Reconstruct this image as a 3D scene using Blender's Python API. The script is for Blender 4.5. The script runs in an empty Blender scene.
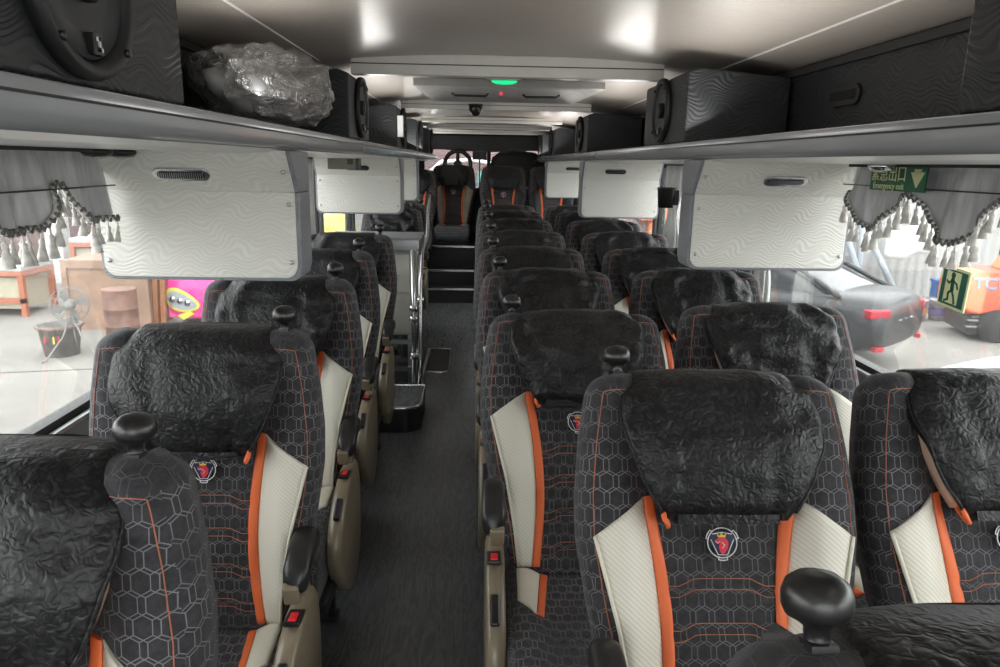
import bpy, bmesh, math, random
from mathutils import Vector, Matrix, noise
random.seed(7)
PI = math.pi
col = bpy.context.scene.collection
sc = bpy.context.scene

# ------------------------------------------------------------------ node helpers
class NT:
    def __init__(s, name):
        s.m = bpy.data.materials.new(name); s.m.use_nodes = True
        s.t = s.m.node_tree; s.n = s.t.nodes; s.b = s.n['Principled BSDF']; s.out = s.n['Material Output']
    def node(s, typ, **kw):
        n = s.n.new(typ)
        for k, v in kw.items(): setattr(n, k, v)
        return n
    def link(s, a, b): s.t.links.new(a, b)
    def setin(s, sock, v):
        if hasattr(v, 'is_output'): s.link(v, sock)
        else: sock.default_value = v
    def math(s, op, a, b=None, c=None, clamp=False):
        n = s.node('ShaderNodeMath', operation=op); n.use_clamp = clamp
        s.setin(n.inputs[0], a)
        if b is not None: s.setin(n.inputs[1], b)
        if c is not None: s.setin(n.inputs[2], c)
        return n.outputs[0]
    def vmath(s, op, a, b=None):
        n = s.node('ShaderNodeVectorMath', operation=op)
        s.setin(n.inputs[0], a)
        if b is not None: s.setin(n.inputs[1], b)
        return n.outputs['Value'] if op in ('DOT_PRODUCT', 'LENGTH') else n.outputs['Vector']
    def uv(s): return s.node('ShaderNodeTexCoord').outputs['UV']
    def obj(s): return s.node('ShaderNodeTexCoord').outputs['Object']
    def mapping(s, v, scale=(1,1,1), rot=(0,0,0), loc=(0,0,0)):
        n = s.node('ShaderNodeMapping'); s.link(v, n.inputs[0])
        n.inputs['Scale'].default_value = scale; n.inputs['Rotation'].default_value = rot; n.inputs['Location'].default_value = loc
        return n.outputs[0]
    def noise(s, v, scale=5, detail=3, rough=.5, dist=0):
        n = s.node('ShaderNodeTexNoise'); s.link(v, n.inputs['Vector'])
        n.inputs['Scale'].default_value = scale; n.inputs['Detail'].default_value = detail
        n.inputs['Roughness'].default_value = rough; n.inputs['Distortion'].default_value = dist
        return n.outputs['Fac']
    def ramp(s, f, stops):
        n = s.node('ShaderNodeValToRGB'); s.link(f, n.inputs[0])
        e = n.color_ramp.elements
        while len(e) < len(stops): e.new(0.5)
        for i, (p, c) in enumerate(stops):
            e[i].position = p; e[i].color = tuple(c) + (1,) if len(c) == 3 else c
        return n.outputs[0]
    def mix(s, f, a, b):
        n = s.node('ShaderNodeMix', data_type='RGBA')
        s.setin(n.inputs[0], f)
        for k, v in ((6, a), (7, b)):
            if hasattr(v, 'is_output'): s.link(v, n.inputs[k])
            else: n.inputs[k].default_value = tuple(v) + (1,)
        return n.outputs[2]
    def bump(s, h, strength=.5, dist=.002):
        n = s.node('ShaderNodeBump'); s.link(h, n.inputs['Height'])
        n.inputs['Strength'].default_value = strength; n.inputs['Distance'].default_value = dist
        s.link(n.outputs[0], s.b.inputs['Normal'])
    def base(s, c):
        if hasattr(c, 'is_output'): s.link(c, s.b.inputs['Base Color'])
        else: s.b.inputs['Base Color'].default_value = tuple(c) + (1,)

M = {}
def plain(name, c, rough=.5, metal=0, var=.12, vscale=8, bump=0, coat=0, sheen=0, spec=.5):
    t = NT(name); v = t.obj()
    f = t.noise(v, vscale, 3)
    lo = [max(0, x * (1 - var)) for x in c]; hi = [min(1, x * (1 + var)) for x in c]
    t.base(t.ramp(f, [(.3, lo), (.7, hi)]))
    t.b.inputs['Roughness'].default_value = rough; t.b.inputs['Metallic'].default_value = metal
    t.b.inputs['Specular IOR Level'].default_value = spec
    if bump: t.bump(t.noise(v, 400, 2), bump, .0006)
    if coat: t.b.inputs['Coat Weight'].default_value = coat; t.b.inputs['Coat Roughness'].default_value = .12
    if sheen: t.b.inputs['Sheen Weight'].default_value = sheen; t.b.inputs['Sheen Roughness'].default_value = .4
    M[name] = t.m; return t.m

def hexd(t, v):
    r = (1.0, 1.7320508, 1.0); h = (.5, .8660254, 0)
    a = t.vmath('SUBTRACT', t.vmath('MODULO', v, r), h)
    b = t.vmath('SUBTRACT', t.vmath('MODULO', t.vmath('SUBTRACT', v, h), r), h)
    la = t.vmath('LENGTH', t.vmath('MULTIPLY', a, (1,1,0))); lb = t.vmath('LENGTH', t.vmath('MULTIPLY', b, (1,1,0)))
    k = t.math('LESS_THAN', la, lb)
    n = t.node('ShaderNodeMix', data_type='VECTOR')
    t.link(k, n.inputs[0]); t.link(b, n.inputs[4]); t.link(a, n.inputs[5])
    g = t.vmath('ABSOLUTE', n.outputs[1])
    s = t.node('ShaderNodeSeparateXYZ'); t.link(g, s.inputs[0])
    return t.math('MAXIMUM', s.outputs[0], t.math('ADD', t.math('MULTIPLY', s.outputs[0], .5), t.math('MULTIPLY', s.outputs[1], .8660254)))

def hex_fabric(key='hex', k=1.0):
    t = NT('hex_jacquard_'+key); uv = t.uv()
    p = t.mapping(uv, (1/.036, 1/.036, 0), loc=(101, 174.2, 0))
    warp = t.vmath('ADD', p, t.vmath('MULTIPLY', (0,0,0), (0,0,0)))
    d1 = hexd(t, p)
    d2 = hexd(t, t.vmath('ADD', p, (0.30, 0, 0)))
    def line(d, w): 
        n = t.node('ShaderNodeMapRange'); t.link(d, n.inputs[0]); n.inputs[1].default_value = .5 - w; n.inputs[2].default_value = .5 - w*.45
        return n.outputs[0]
    l = t.math('MAXIMUM', line(d1, .030), line(d2, .026))
    br = t.math('MULTIPLY', l, t.ramp(t.noise(uv, 7, 2), [(.3, (.22,)*3), (.65, (1,)*3)]))
    weave = t.noise(uv, 500, 2)
    basec = t.ramp(t.noise(uv, 60, 3, .7), [(.35, (.010,.010,.013)), (.7, (.035,.034,.038))])
    t.base(t.mix(br, basec, (.21*k,.20*k,.215*k)))
    t.b.inputs['Roughness'].default_value = .78
    t.b.inputs['Sheen Weight'].default_value = .12
    h = t.math('ADD', t.math('MULTIPLY', l, -.6), t.math('MULTIPLY', weave, .5)); t.bump(h, .5, .0015)
    M[key] = t.m
hex_fabric(); hex_fabric('crown', .30)

def cover_fabric():
    t = NT('black_embossed_velvet'); v = t.obj()
    vo = t.node('ShaderNodeTexVoronoi', feature='SMOOTH_F1'); t.link(v, vo.inputs['Vector']); vo.inputs['Scale'].default_value = 48; vo.inputs['Smoothness'].default_value = .5
    n1 = t.noise(v, 66, 1.5, .5, .4)
    n2 = t.noise(v, 11, 2, .5, .6)
    ridge = t.math('ABSOLUTE', t.math('SUBTRACT', n1, .5))
    h = t.math('ADD', t.math('MULTIPLY', ridge, 3.2), t.math('ADD', t.math('MULTIPLY', vo.outputs['Distance'], .7), t.math('MULTIPLY', n2, 2.2)))
    t.base(t.ramp(ridge, [(.02, (.004,.004,.005)), (.14, (.018,.0175,.019))]))
    t.b.inputs['Roughness'].default_value = .48
    t.b.inputs['Specular IOR Level'].default_value = .4
    t.b.inputs['Sheen Weight'].default_value = .02; t.b.inputs['Sheen Roughness'].default_value = .35
    t.bump(h, .5, .0040)
    M['cover'] = t.m
cover_fabric()

def wave_mat(key, c, rough, strength, scale=1.0, spec=.5, c2=None):
    t = NT(key); v = t.uv()
    nz = t.noise(t.mapping(v, (1.0,1.7,1)), 9*scale, 0, .4)
    s = t.node('ShaderNodeSeparateXYZ'); t.link(v, s.inputs[0])
    row = t.math('SINE', t.math('MULTIPLY', s.outputs[1], 55*scale))       # bands that lean to and fro
    sx = t.math('SINE', t.math('MULTIPLY_ADD', s.outputs[0], 62*scale, t.math('MULTIPLY', row, 1.1)))
    ph = t.math('ADD', t.math('MULTIPLY', s.outputs[1], 560*scale), t.math('ADD', t.math('MULTIPLY', sx, 5.0), t.math('MULTIPLY', nz, 30)))
    w = t.math('SINE', ph)
    h = t.ramp(t.math('MULTIPLY_ADD', w, .5, .5), [(.25, (0,)*3), (.75, (1,)*3)])
    if c2: t.base(t.mix(h, c2, c))
    else: t.base(c)
    t.b.inputs['Roughness'].default_value = rough; t.b.inputs['Specular IOR Level'].default_value = spec
    t.bump(h, strength, .0015)
    M[key] = t.m
wave_mat('panel_wave', (.70,.69,.64), .33, .5, .9, c2=(.64,.63,.585))
wave_mat('panel_side', (.23,.24,.26), .45, .5, .9)
wave_mat('dark_wave', (.026,.029,.033), .5, .7, .7, c2=(.017,.019,.022))

def ceiling_mat():
    t = NT('ceiling_linen_laminate'); v = t.obj()
    a = t.noise(t.mapping(v, (6, 160, 1)), 3, 4, .7); b = t.noise(t.mapping(v, (150, 8, 1)), 3, 4, .7)
    f = t.math('MULTIPLY_ADD', a, .65, t.math('MULTIPLY', b, .35))
    t.base(t.ramp(f, [(.35, (.33,.295,.262)), (.65, (.47,.425,.382))]))
    t.b.inputs['Roughness'].default_value = .45
    t.b.inputs['Coat Weight'].default_value = .45; t.b.inputs['Coat Roughness'].default_value = .2
    M['ceiling'] = t.m
ceiling_mat()

def floor_mat():
    t = NT('dark_woodgrain_vinyl'); v = t.obj()
    n = t.noise(t.mapping(v, (7, 1.1, 1)), 3, 4, .55, .6)
    g = t.math('SINE', t.math('MULTIPLY', n, 46))
    f2 = t.noise(t.mapping(v, (40, 1.5, 1)), 3, 3, .5)
    f = t.math('ADD', t.math('MULTIPLY', t.math('MULTIPLY_ADD', g, .5, .5), .35), t.math('MULTIPLY', f2, .65))
    t.base(t.ramp(f, [(.25, (.075,.080,.085)), (.75, (.125,.132,.138))]))
    t.b.inputs['Roughness'].default_value = .27; t.bump(f, .08, .001)
    M['floor'] = t.m
floor_mat()

def cream_leather():
    t = NT('cream_perforated_leather'); v = t.uv()
    w = t.node('ShaderNodeTexWave'); w.inputs['Scale'].default_value = 55; t.link(t.mapping(v, (1,1.1,1)), w.inputs['Vector']); w.bands_direction = 'DIAGONAL'
    t.base(t.mix(w.outputs['Fac'], (.66,.63,.53), (.76,.735,.64)))
    t.b.inputs['Roughness'].default_value = .5; t.bump(w.outputs['Fac'], .4, .001)
    M['cream_perf'] = t.m
cream_leather()

def concrete():
    t = NT('garage_concrete'); v = t.obj()
    a = t.noise(v, .6, 5, .6); b = t.noise(v, 6, 4, .6)
    f = t.math('MULTIPLY_ADD', a, .7, t.math('MULTIPLY', b, .3))
    t.base(t.ramp(f, [(.3, (.145,.138,.126)), (.7, (.25,.24,.222))])); t.b.inputs['Roughness'].default_value = .85
    M['concrete'] = t.m
concrete()

def corr(name, c):
    t = NT(name); v = t.obj(); w = t.node('ShaderNodeTexWave'); t.link(v, w.inputs['Vector']); w.inputs['Scale'].default_value = 1.6
    t.base(t.mix(t.math('MULTIPLY', w.outputs['Fac'], t.noise(v, 1.2, 3)), c, [x*.6 for x in c])); t.b.inputs['Roughness'].default_value = .6
    t.bump(w.outputs['Fac'], .6, .02); M[name] = t.m
corr('corrugated_sheet', (.36,.36,.355))

def glass(name, tint=(1,1,1), haze=.05, refl=.10):
    t = NT(name); n = t.n; n.remove(t.b)
    tr = n.new('ShaderNodeBsdfTransparent'); tr.inputs[0].default_value = tuple(tint) + (1,)
    gl = n.new('ShaderNodeBsdfGlossy'); gl.inputs['Roughness'].default_value = .03
    df = n.new('ShaderNodeBsdfTranslucent'); df.inputs[0].default_value = (.9,.9,.88,1)
    fr = n.new('ShaderNodeFresnel'); fr.inputs[0].default_value = 1.4
    f = t.math('MULTIPLY', fr.outputs[0], refl*6, clamp=True)
    m1 = n.new('ShaderNodeMixShader'); m2 = n.new('ShaderNodeMixShader')
    hz = t.math('MULTIPLY', t.noise(t.obj(), 2.5, 4), haze*2)
    t.link(hz, m1.inputs[0]); t.link(tr.outputs[0], m1.inputs[1]); t.link(df.outputs[0], m1.inputs[2])
    t.link(f, m2.inputs[0]); t.link(m1.outputs[0], m2.inputs[1]); t.link(gl.outputs[0], m2.inputs[2])
    t.link(m2.outputs[0], t.out.inputs[0]); M[name] = t.m
glass('window_glass', (.95,.96,.95), .012, .05)

def film():
    t = NT('clear_crinkled_plastic'); n = t.n; n.remove(t.b)
    v = t.obj()
    tr = n.new('ShaderNodeBsdfTransparent'); tr.inputs[0].default_value = (.9,.9,.9,1)
    gl = n.new('ShaderNodeBsdfGlossy'); gl.inputs['Roughness'].default_value = .14; gl.inputs[0].default_value = (.95,.95,.95,1)
    df = n.new('ShaderNodeBsdfDiffuse'); df.inputs[0].default_value = (.75,.75,.74,1)
    bp = n.new('ShaderNodeBump'); bp.inputs['Strength'].default_value = 1; bp.inputs['Distance'].default_value = .05
    t.link(t.noise(v, 17, 4, .6, 1.2), bp.inputs['Height'])
    t.link(bp.outputs[0], gl.inputs['Normal']); t.link(bp.outputs[0], df.inputs['Normal'])
    m1 = n.new('ShaderNodeMixShader'); m1.inputs[0].default_value = .16
    t.link(tr.outputs[0], m1.inputs[1]); t.link(df.outputs[0], m1.inputs[2])
    m2 = n.new('ShaderNodeMixShader')
    lw = n.new('ShaderNodeLayerWeight'); lw.inputs[0].default_value = .35; t.link(bp.outputs[0], lw.inputs['Normal'])
    t.link(t.math('MULTIPLY_ADD', lw.outputs['Facing'], .7, .12), m2.inputs[0])
    t.link(m1.outputs[0], m2.inputs[1]); t.link(gl.outputs[0], m2.inputs[2]); t.link(m2.outputs[0], t.out.inputs[0]); M['film'] = t.m
film()

def emit(name, c, s):
    t = NT(name); t.base((0,0,0)); t.b.inputs['Emission Color'].default_value = tuple(c)+(1,); t.b.inputs['Emission Strength'].default_value = s; M[name] = t.m
emit('green_led', (.01,.62,.22), 1.5); emit('red_led', (.9,.08,.12), .8)

def satin():
    t = NT('grey_satin'); v = t.obj()
    t.base(t.ramp(t.noise(t.mapping(v, (1,9,1.5)), 3, 2, .5, 1), [(.3, (.36,.36,.37)), (.7, (.58,.58,.59))]))
    t.b.inputs['Roughness'].default_value = .3; t.b.inputs['Sheen Weight'].default_value = .4
    M['satin'] = t.m
satin()

plain('soft_black', (.022,.022,.023), .6, bump=.3)
plain('grey_felt', (.036,.036,.037), .85, bump=.8, sheen=.12, var=.3, vscale=60)
plain('knob_black', (.012,.012,.012), .33, coat=.15)
plain('arm_black', (.016,.016,.016), .38, bump=.2)
plain('tan_plastic', (.22,.18,.122), .35, coat=.2)
plain('orange_trim', (.80,.16,.045), .55, var=.05)
plain('orange_thread', (.42,.14,.07), .7)
plain('cream_leather', (.70,.67,.56), .5, var=.06)
plain('peach_lining', (.60,.40,.31), .7)
plain('red_button', (.75,.02,.03), .35)
plain('chrome', (.62,.62,.63), .2, 1, var=.03)
plain('brushed_metal', (.52,.53,.54), .32, 1, var=.05)
plain('rack_paint', (.31,.325,.345), .26, var=.04, coat=.6, vscale=1.5)
plain('rack_white', (.62,.62,.60), .35, var=.05, vscale=2, coat=.4)
plain('wall_grey', (.20,.205,.21), .6)
plain('pillar_grey', (.18,.185,.19), .5)
plain('bar_beige', (.68,.66,.61), .35, var=.05, coat=.3)
plain('white_strip', (.75,.74,.71), .4, var=.03)
plain('dark_rubber', (.012,.012,.013), .5)
plain('step_black', (.014,.015,.016), .45)
plain('speaker_black', (.020,.021,.023), .5)
plain('speaker_cone', (.035,.037,.040), .5)
plain('vent_dark', (.02,.02,.03), .5)
plain('tassel_white', (.68,.66,.62), .8, var=.3, vscale=60)
plain('tassel_dark', (.17,.17,.165), .8)
plain('white_cloth', (.60,.60,.58), .8)
plain('sign_green', (.012,.12,.06), .4, var=.05)
plain('sign_deep_green', (.01,.10,.07), .4, var=.05)
plain('sign_glow', (.66,.70,.38), .5, var=.05)
plain('badge_navy', (.012,.018,.07), .4, var=.05)
plain('badge_white', (.8,.8,.8), .5, var=.03)
plain('badge_red', (.65,.03,.05), .5)
plain('badge_yellow', (.8,.58,.08), .5)
plain('cabinet_cream', (.42,.42,.37), .4)
plain('hatch_grey', (.27,.265,.255), .45)
plain('paper_white', (.75,.75,.74), .7)
plain('tan_cloth', (.34,.285,.225), .7); plain('cushion_black', (.015,.015,.016), .7, sheen=.2)
# outside
plain('bench_orange', (.38,.13,.07), .6); plain('bench_cream', (.42,.40,.30), .7); plain('bench_top', (.38,.41,.40), .6)
plain('plywood', (.27,.175,.125), .75, vscale=3, var=.2); plain('rust_drum', (.21,.12,.095), .7, var=.35)
plain('bucket_grey', (.17,.16,.15), .7, var=.4, vscale=14); plain('fan_grey', (.20,.20,.19), .6)
plain('post_white', (.45,.46,.45), .6); plain('maroon_wall', (.10,.055,.055), .8, var=.3, vscale=1)
plain('pink_paint', (.75,.03,.25), .35, coat=.5); plain('headlight_yellow', (.62,.60,.08), .4); plain('car_glass', (.02,.024,.03), .15, coat=.2)
plain('car_black', (.012,.014,.017), .4, coat=.25); plain('tail_red', (.36,.02,.035), .25); plain('tyre', (.015,.015,.015), .8)
plain('fork_red', (.70,.085,.035), .4, coat=.3); plain('fork_orange', (.75,.25,.10), .5); plain('letter_blue', (.06,.28,.50), .5)
plain('pole_grey', (.30,.34,.37), .5); plain('crate_blue', (.03,.12,.35), .5); plain('bucket_white', (.40,.38,.38), .6, var=.3, vscale=9)
plain('bucket_violet', (.18,.15,.35), .6); plain('tarp_yellow', (.62,.48,.10), .6, var=.5, vscale=6); plain('body_white', (.60,.60,.59), .35)
plain('crate_teal', (.12,.32,.32), .3, coat=.5); plain('dark_cloth', (.14,.13,.15), .8); plain('wall_white', (.45,.45,.45), .8, vscale=1)
plain('beige_box', (.22,.20,.17), .5); plain('wood_brown', (.25,.10,.04), .7)

# ------------------------------------------------------------------ mesh builder
class MB:
    def __init__(s): s.bm = bmesh.new()
    def face(s, vs, mi=0, smooth=False):
        try:
            f = s.bm.faces.new(vs); f.material_index = mi; f.smooth = smooth; return f
        except ValueError: return None
    def box(s, c, d, mi=0, rot=None):
        R = rot or Matrix.Identity(3); c = Vector(c); vs = []
        for z in (-.5,.5):
            for y in (-.5,.5):
                for x in (-.5,.5): vs.append(s.bm.verts.new(c + R @ Vector((x*d[0], y*d[1], z*d[2]))))
        for f in ((0,2,3,1),(4,5,7,6),(0,1,5,4),(2,6,7,3),(0,4,6,2),(1,3,7,5)): s.face([vs[i] for i in f], mi)
        return s
    def span(s, a, b, mi=0):
        return s.box([(a[i]+b[i])/2 for i in range(3)], [abs(b[i]-a[i]) for i in range(3)], mi)
    def loft(s, rings, mi=0, cap=True, smooth=True, closed=True):
        R = [[s.bm.verts.new(p) for p in r] for r in rings]; n = len(R[0])
        for a, b in zip(R, R[1:]):
            for i in range(n if closed else n-1):
                s.face((a[i], a[(i+1)%n], b[(i+1)%n], b[i]), mi, smooth)
        if cap and closed: s.face(R[0][::-1], mi, smooth); s.face(R[-1], mi, smooth)
        return s
    def tube(s, pts, r, n=8, mi=0, closed=False):
        pts = [Vector(p) for p in pts]; rings = []; m = len(pts); up = None
        for i, p in enumerate(pts):
            d = (pts[(i+1)%m] - pts[i-1]) if closed else (pts[min(i+1, m-1)] - pts[max(i-1, 0)])
            d.normalize()
            if up is None: up = Vector((0,0,1)) if abs(d.z) < .9 else Vector((1,0,0))
            u = d.cross(up); u.normalize(); v = u.cross(d); up = v
            rr = r[i] if isinstance(r, (list, tuple)) else r
            rings.append([p + rr*(math.cos(2*PI*k/n)*u + math.sin(2*PI*k/n)*v) for k in range(n)])
        if closed: rings.append(rings[0]); return s.loft(rings, mi, False)
        return s.loft(rings, mi)
    def lathe(s, prof, c=(0,0,0), axis='Z', n=24, mi=0, cap=True, sx=1, sy=1):
        c = Vector(c); rings = []
        for r, h in prof:
            ring = []
            for k in range(n):
                a = 2*PI*k/n; x, y = r*math.cos(a)*sx, r*math.sin(a)*sy
                ring.append(c + (Vector((x,y,h)) if axis == 'Z' else Vector((h,x,y)) if axis == 'X' else Vector((y,h,x))))
            rings.append(ring)
        return s.loft(rings, mi, cap)
    def prism(s, pts, axis, a, b, mi=0, smooth=False):
        def P(p, t): return (t,p[0],p[1]) if axis == 'X' else (p[0],t,p[1]) if axis == 'Y' else (p[0],p[1],t)
        A = [s.bm.verts.new(P(p,a)) for p in pts]; B = [s.bm.verts.new(P(p,b)) for p in pts]; n = len(pts)
        s.face(A, mi); s.face(B[::-1], mi)
        for i in range(n): s.face((A[i], B[i], B[(i+1)%n], A[(i+1)%n]), mi, smooth)
        return s
    def sheet(s, f, nu, nv, mi=0, th=0, smooth=True, off=None):
        A = [[Vector(f(u/nu, v/nv)) for u in range(nu+1)] for v in range(nv+1)]
        V = [[s.bm.verts.new(p) for p in r] for r in A]
        for v in range(nv):
            for u in range(nu): s.face((V[v][u], V[v][u+1], V[v+1][u+1], V[v+1][u]), mi, smooth)
        if th:
            o = Vector(off) * th
            W = [[s.bm.verts.new(p + o) for p in r] for r in A]
            for v in range(nv):
                for u in range(nu): s.face((W[v][u], W[v+1][u], W[v+1][u+1], W[v][u+1]), mi, smooth)
            for u in range(nu):
                s.face((V[0][u], W[0][u], W[0][u+1], V[0][u+1]), mi); s.face((V[nv][u+1], W[nv][u+1], W[nv][u], V[nv][u]), mi)
            for v in range(nv):
                s.face((V[v+1][0], W[v+1][0], W[v][0], V[v][0]), mi); s.face((V[v][nu], W[v][nu], W[v+1][nu], V[v+1][nu]), mi)
        return s
    def build(s, name, mats, parent=None, bevel=0, seg=2, subsurf=0, smooth=None, loc=None, rot=None):
        bm = s.bm
        bmesh.ops.recalc_face_normals(bm, faces=bm.faces)
        bm.normal_update()
        uvl = bm.loops.layers.uv.new('UVMap')
        for f in bm.faces:
            nn = f.normal; ax = max(range(3), key=lambda i: abs(nn[i]))
            for l in f.loops:
                c = l.vert.co
                l[uvl].uv = (c.y, c.z) if ax == 0 else (c.x, c.z) if ax == 1 else (c.x, c.y)
        if smooth is not None:
            for f in bm.faces: f.smooth = smooth
        me = bpy.data.meshes.new(name); bm.to_mesh(me); bm.free()
        o = bpy.data.objects.new(name, me); col.objects.link(o)
        for m in (mats if isinstance(mats, (list, tuple)) else [mats]): me.materials.append(M[m] if isinstance(m, str) else m)
        if bevel:
            b = o.modifiers.new('bevel', 'BEVEL'); b.width = bevel; b.segments = seg; b.limit_method = 'ANGLE'; b.angle_limit = math.radians(50)
            b.harden_normals = False
            for p in me.polygons: p.use_smooth = True
            w = o.modifiers.new('wn', 'WEIGHTED_NORMAL')
        if subsurf:
            q = o.modifiers.new('sub', 'SUBSURF'); q.levels = q.render_levels = subsurf
        if parent: o.parent = parent
        if loc: o.location = loc
        if rot: o.rotation_euler = rot
        return o

def tag(o, label=None, cat=None, group=None, kind=None):
    if label: o['label'] = label
    if cat: o['category'] = cat
    if group: o['group'] = group
    if kind: o['kind'] = kind
    return o
def empty(name, loc=(0,0,0), rz=0, label=None, cat=None, group=None):
    o = bpy.data.objects.new(name, None); col.objects.link(o); o.location = loc; o.rotation_euler = (0,0,rz); o.empty_display_size = .1
    return tag(o, label, cat, group)
def struct(o): o['kind'] = 'structure'; return o
KIDS = {}
def kids(o):
    if not KIDS.get(o.name): KIDS[o.name] = [c for c in bpy.data.objects if c.parent == o]
    return KIDS[o.name]
def copy_tree(o, parent=None):
    c = o.copy(); col.objects.link(c); c.parent = parent
    for ch in kids(o): copy_tree(ch, c)
    return c
def smooth01(a, b, x):
    t = max(0, min(1, (x-a)/(b-a))); return t*t*(3-2*t)
def lerp(a, b, t): return a+(b-a)*t
def interp(tab, x):
    if x <= tab[0][0]: return tab[0][1]
    for (a, va), (b, vb) in zip(tab, tab[1:]):
        if x <= b: return lerp(va, vb, (x-a)/(b-a))
    return tab[-1][1]

# ------------------------------------------------------------------ camera
F = 720.0
def camera():
    cx, cy, r, vx, vy = 500, 333.5, .018, 478, 163
    a, b = vx-cx, vy-cy
    X = -(F*F+b*b)/(a+b*r); Y = b + r*X
    fy = Vector((a,-b,-F)).normalized(); fx = Vector((X,-Y,-F)).normalized(); fz = fx.cross(fy)
    R = Matrix((fx, fy, fz))           # rows: the world axes seen from the camera
    cam = bpy.data.cameras.new('camera'); o = bpy.data.objects.new('camera', cam); col.objects.link(o)
    o.matrix_world = Matrix.Translation((0,0,1.55)) @ R.to_4x4()
    cam.sensor_width = 36; cam.lens = F*36/1000; cam.clip_start = .02; cam.clip_end = 200
    sc.camera = o
camera()

# ------------------------------------------------------------------ seats
L = .74          # length of the seat back
def hw(s):       # half width of the back at height s
    w = interp([(0,.205),(.12,.222),(.3,.258),(.42,.276),(.5,.277),(.6,.268),(.68,.256),(L,.243)], s)
    if s > L-.045: k = (s-(L-.045))/.045; w -= .045*(1-math.sqrt(max(0,1-k*k)))
    return w
GRO = (.075,.165,.255,.335)
def yf(x, s, w=None):
    a = abs(x)
    k = .036*smooth01(.115, .19, a)*smooth01(-.02, .12, s)
    k += .012*math.sin(PI*min(1,max(0,s/.45)))*(1-smooth01(.08,.16,a))
    if a < .118:
        for g in GRO:
            gg = g - .014*smooth01(.05,.085,a)
            k -= .006*math.exp(-((s-gg)/.007)**2)
    y = -k
    if w:
        r = .05; e = a-(w-r)
        if e > 0: e = min(e, r); y += .06*(1-math.sqrt(1-(e/r)**2))
    return y
def backrest_mesh():
    mb = MB(); rings = []; lv = [i*.0115 for i in range(60)] + [.695,.706,.716,.724,.731,.736,.739,L]
    for s in lv:
        w = hw(s); t = max(0, (s-(L-.045))/.045); e = 1-math.sqrt(max(0, 1-t*t))
        n = 36; ring = []
        for i in range(n+1):
            u = -1 + 2*i/n; x = w*math.copysign(1-(1-abs(u))**1.25, u)
            ring.append((x, yf(x, s, w) + .045*e, s))
        yb = interp([(0,.085),(.3,.10),(L,.09)], s) - .04*e
        for i in range(11):
            u = 1 - 2*i/10; x = w*.96*u; ring.append((x, yb - .02*abs(u)**6, s))
        rings.append(ring)
    mb.loft(rings)
    for f in mb.bm.faces:
        c = f.calc_center_median()
        if c.z > .706 or c.y > .055: f.material_index = 1
    return mb
def patch(xl, xr, zb, zt, th=.004, nu=8, nv=24, mi=0, bow=.004):
    mb = MB()
    def f(u, v):
        x0 = lerp(xl(v), xr(v), u); s = lerp(zb(u), zt(u), v); x0 = lerp(xl(v), xr(v), u)
        b = bow*(1-(2*u-1)**4)
        return (x0, yf(x0, s, hw(s)) - th - b, s)
    return mb.sheet(f, nu, nv, mi, th+.004, True, (0,1,0))
def headcover(seed, crumple=1.0):
    mb = MB(); rings = []
    wt = [(0,.112),(.02,.124),(.07,.153),(.13,.177),(.18,.188),(.22,.187),(.25,.178),(.275,.163),(.295,.150)]
    n = 64; nl = 40
    for j in range(nl+1):
        q = j/nl; s = .455 + .295*q
        w = interp(wt, s-.455) + .004
        if q > .85: w = interp(wt, s-.455)
        t = max(0, (q-.80)/.20); e = 1-math.sqrt(max(0,1-t*t))
        fr = -.052 - .030*math.sin(PI*min(1,q*.95+.04)) + .070*e - .020*(1-smooth01(.35,.8,q))
        if q < .08: fr += .025*(1-q/.08)
        bk = interp([(0,-.054),(.45,-.050),(.68,.01),(.80,.01),(.86,.10),(.94,.108),(1,.085)], q)
        ring = []
        for k in range(n):
            a = 2*PI*k/n; ca, sa = math.cos(a), math.sin(a)
            x = w*math.copysign(abs(ca)**.62, ca); yy = math.copysign(abs(sa)**.62, sa)
            y = (fr+bk)/2 + yy*(bk-fr)/2
            p = Vector((x, y, s))
            if yy < .2:
                d = noise.noise(Vector((x*16+seed*9, s*14, seed)))*.009*crumple + noise.noise(Vector((x*40, s*42, seed*3)))*.0035*crumple
                if seed > 1: d += .010*crumple*(.5-abs(noise.noise(Vector((x*11+s*9, s*5-x*4, seed*5.3)))))
                p.y -= d
                if abs(abs(x)-.085) < .006: p.y += .003
            p.z += noise.noise(Vector((x*12, seed*7, 2)))*.005*crumple if q > .6 else 0
            ring.append(p)
        rings.append(ring)
    mb.loft(rings)
    for sg in (-1, 1):   # piping along the sides
        pts = []
        for r_ in rings[2:int(nl*.84)]:
            p = r_[0] if sg > 0 else r_[n//2]; pts.append((p[0], p[1]-.006, p[2]))
        mb.tube(pts, .0035, 6)
    mb.box((0,-.050,.458),(.19,.034,.018))
    return mb
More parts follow.
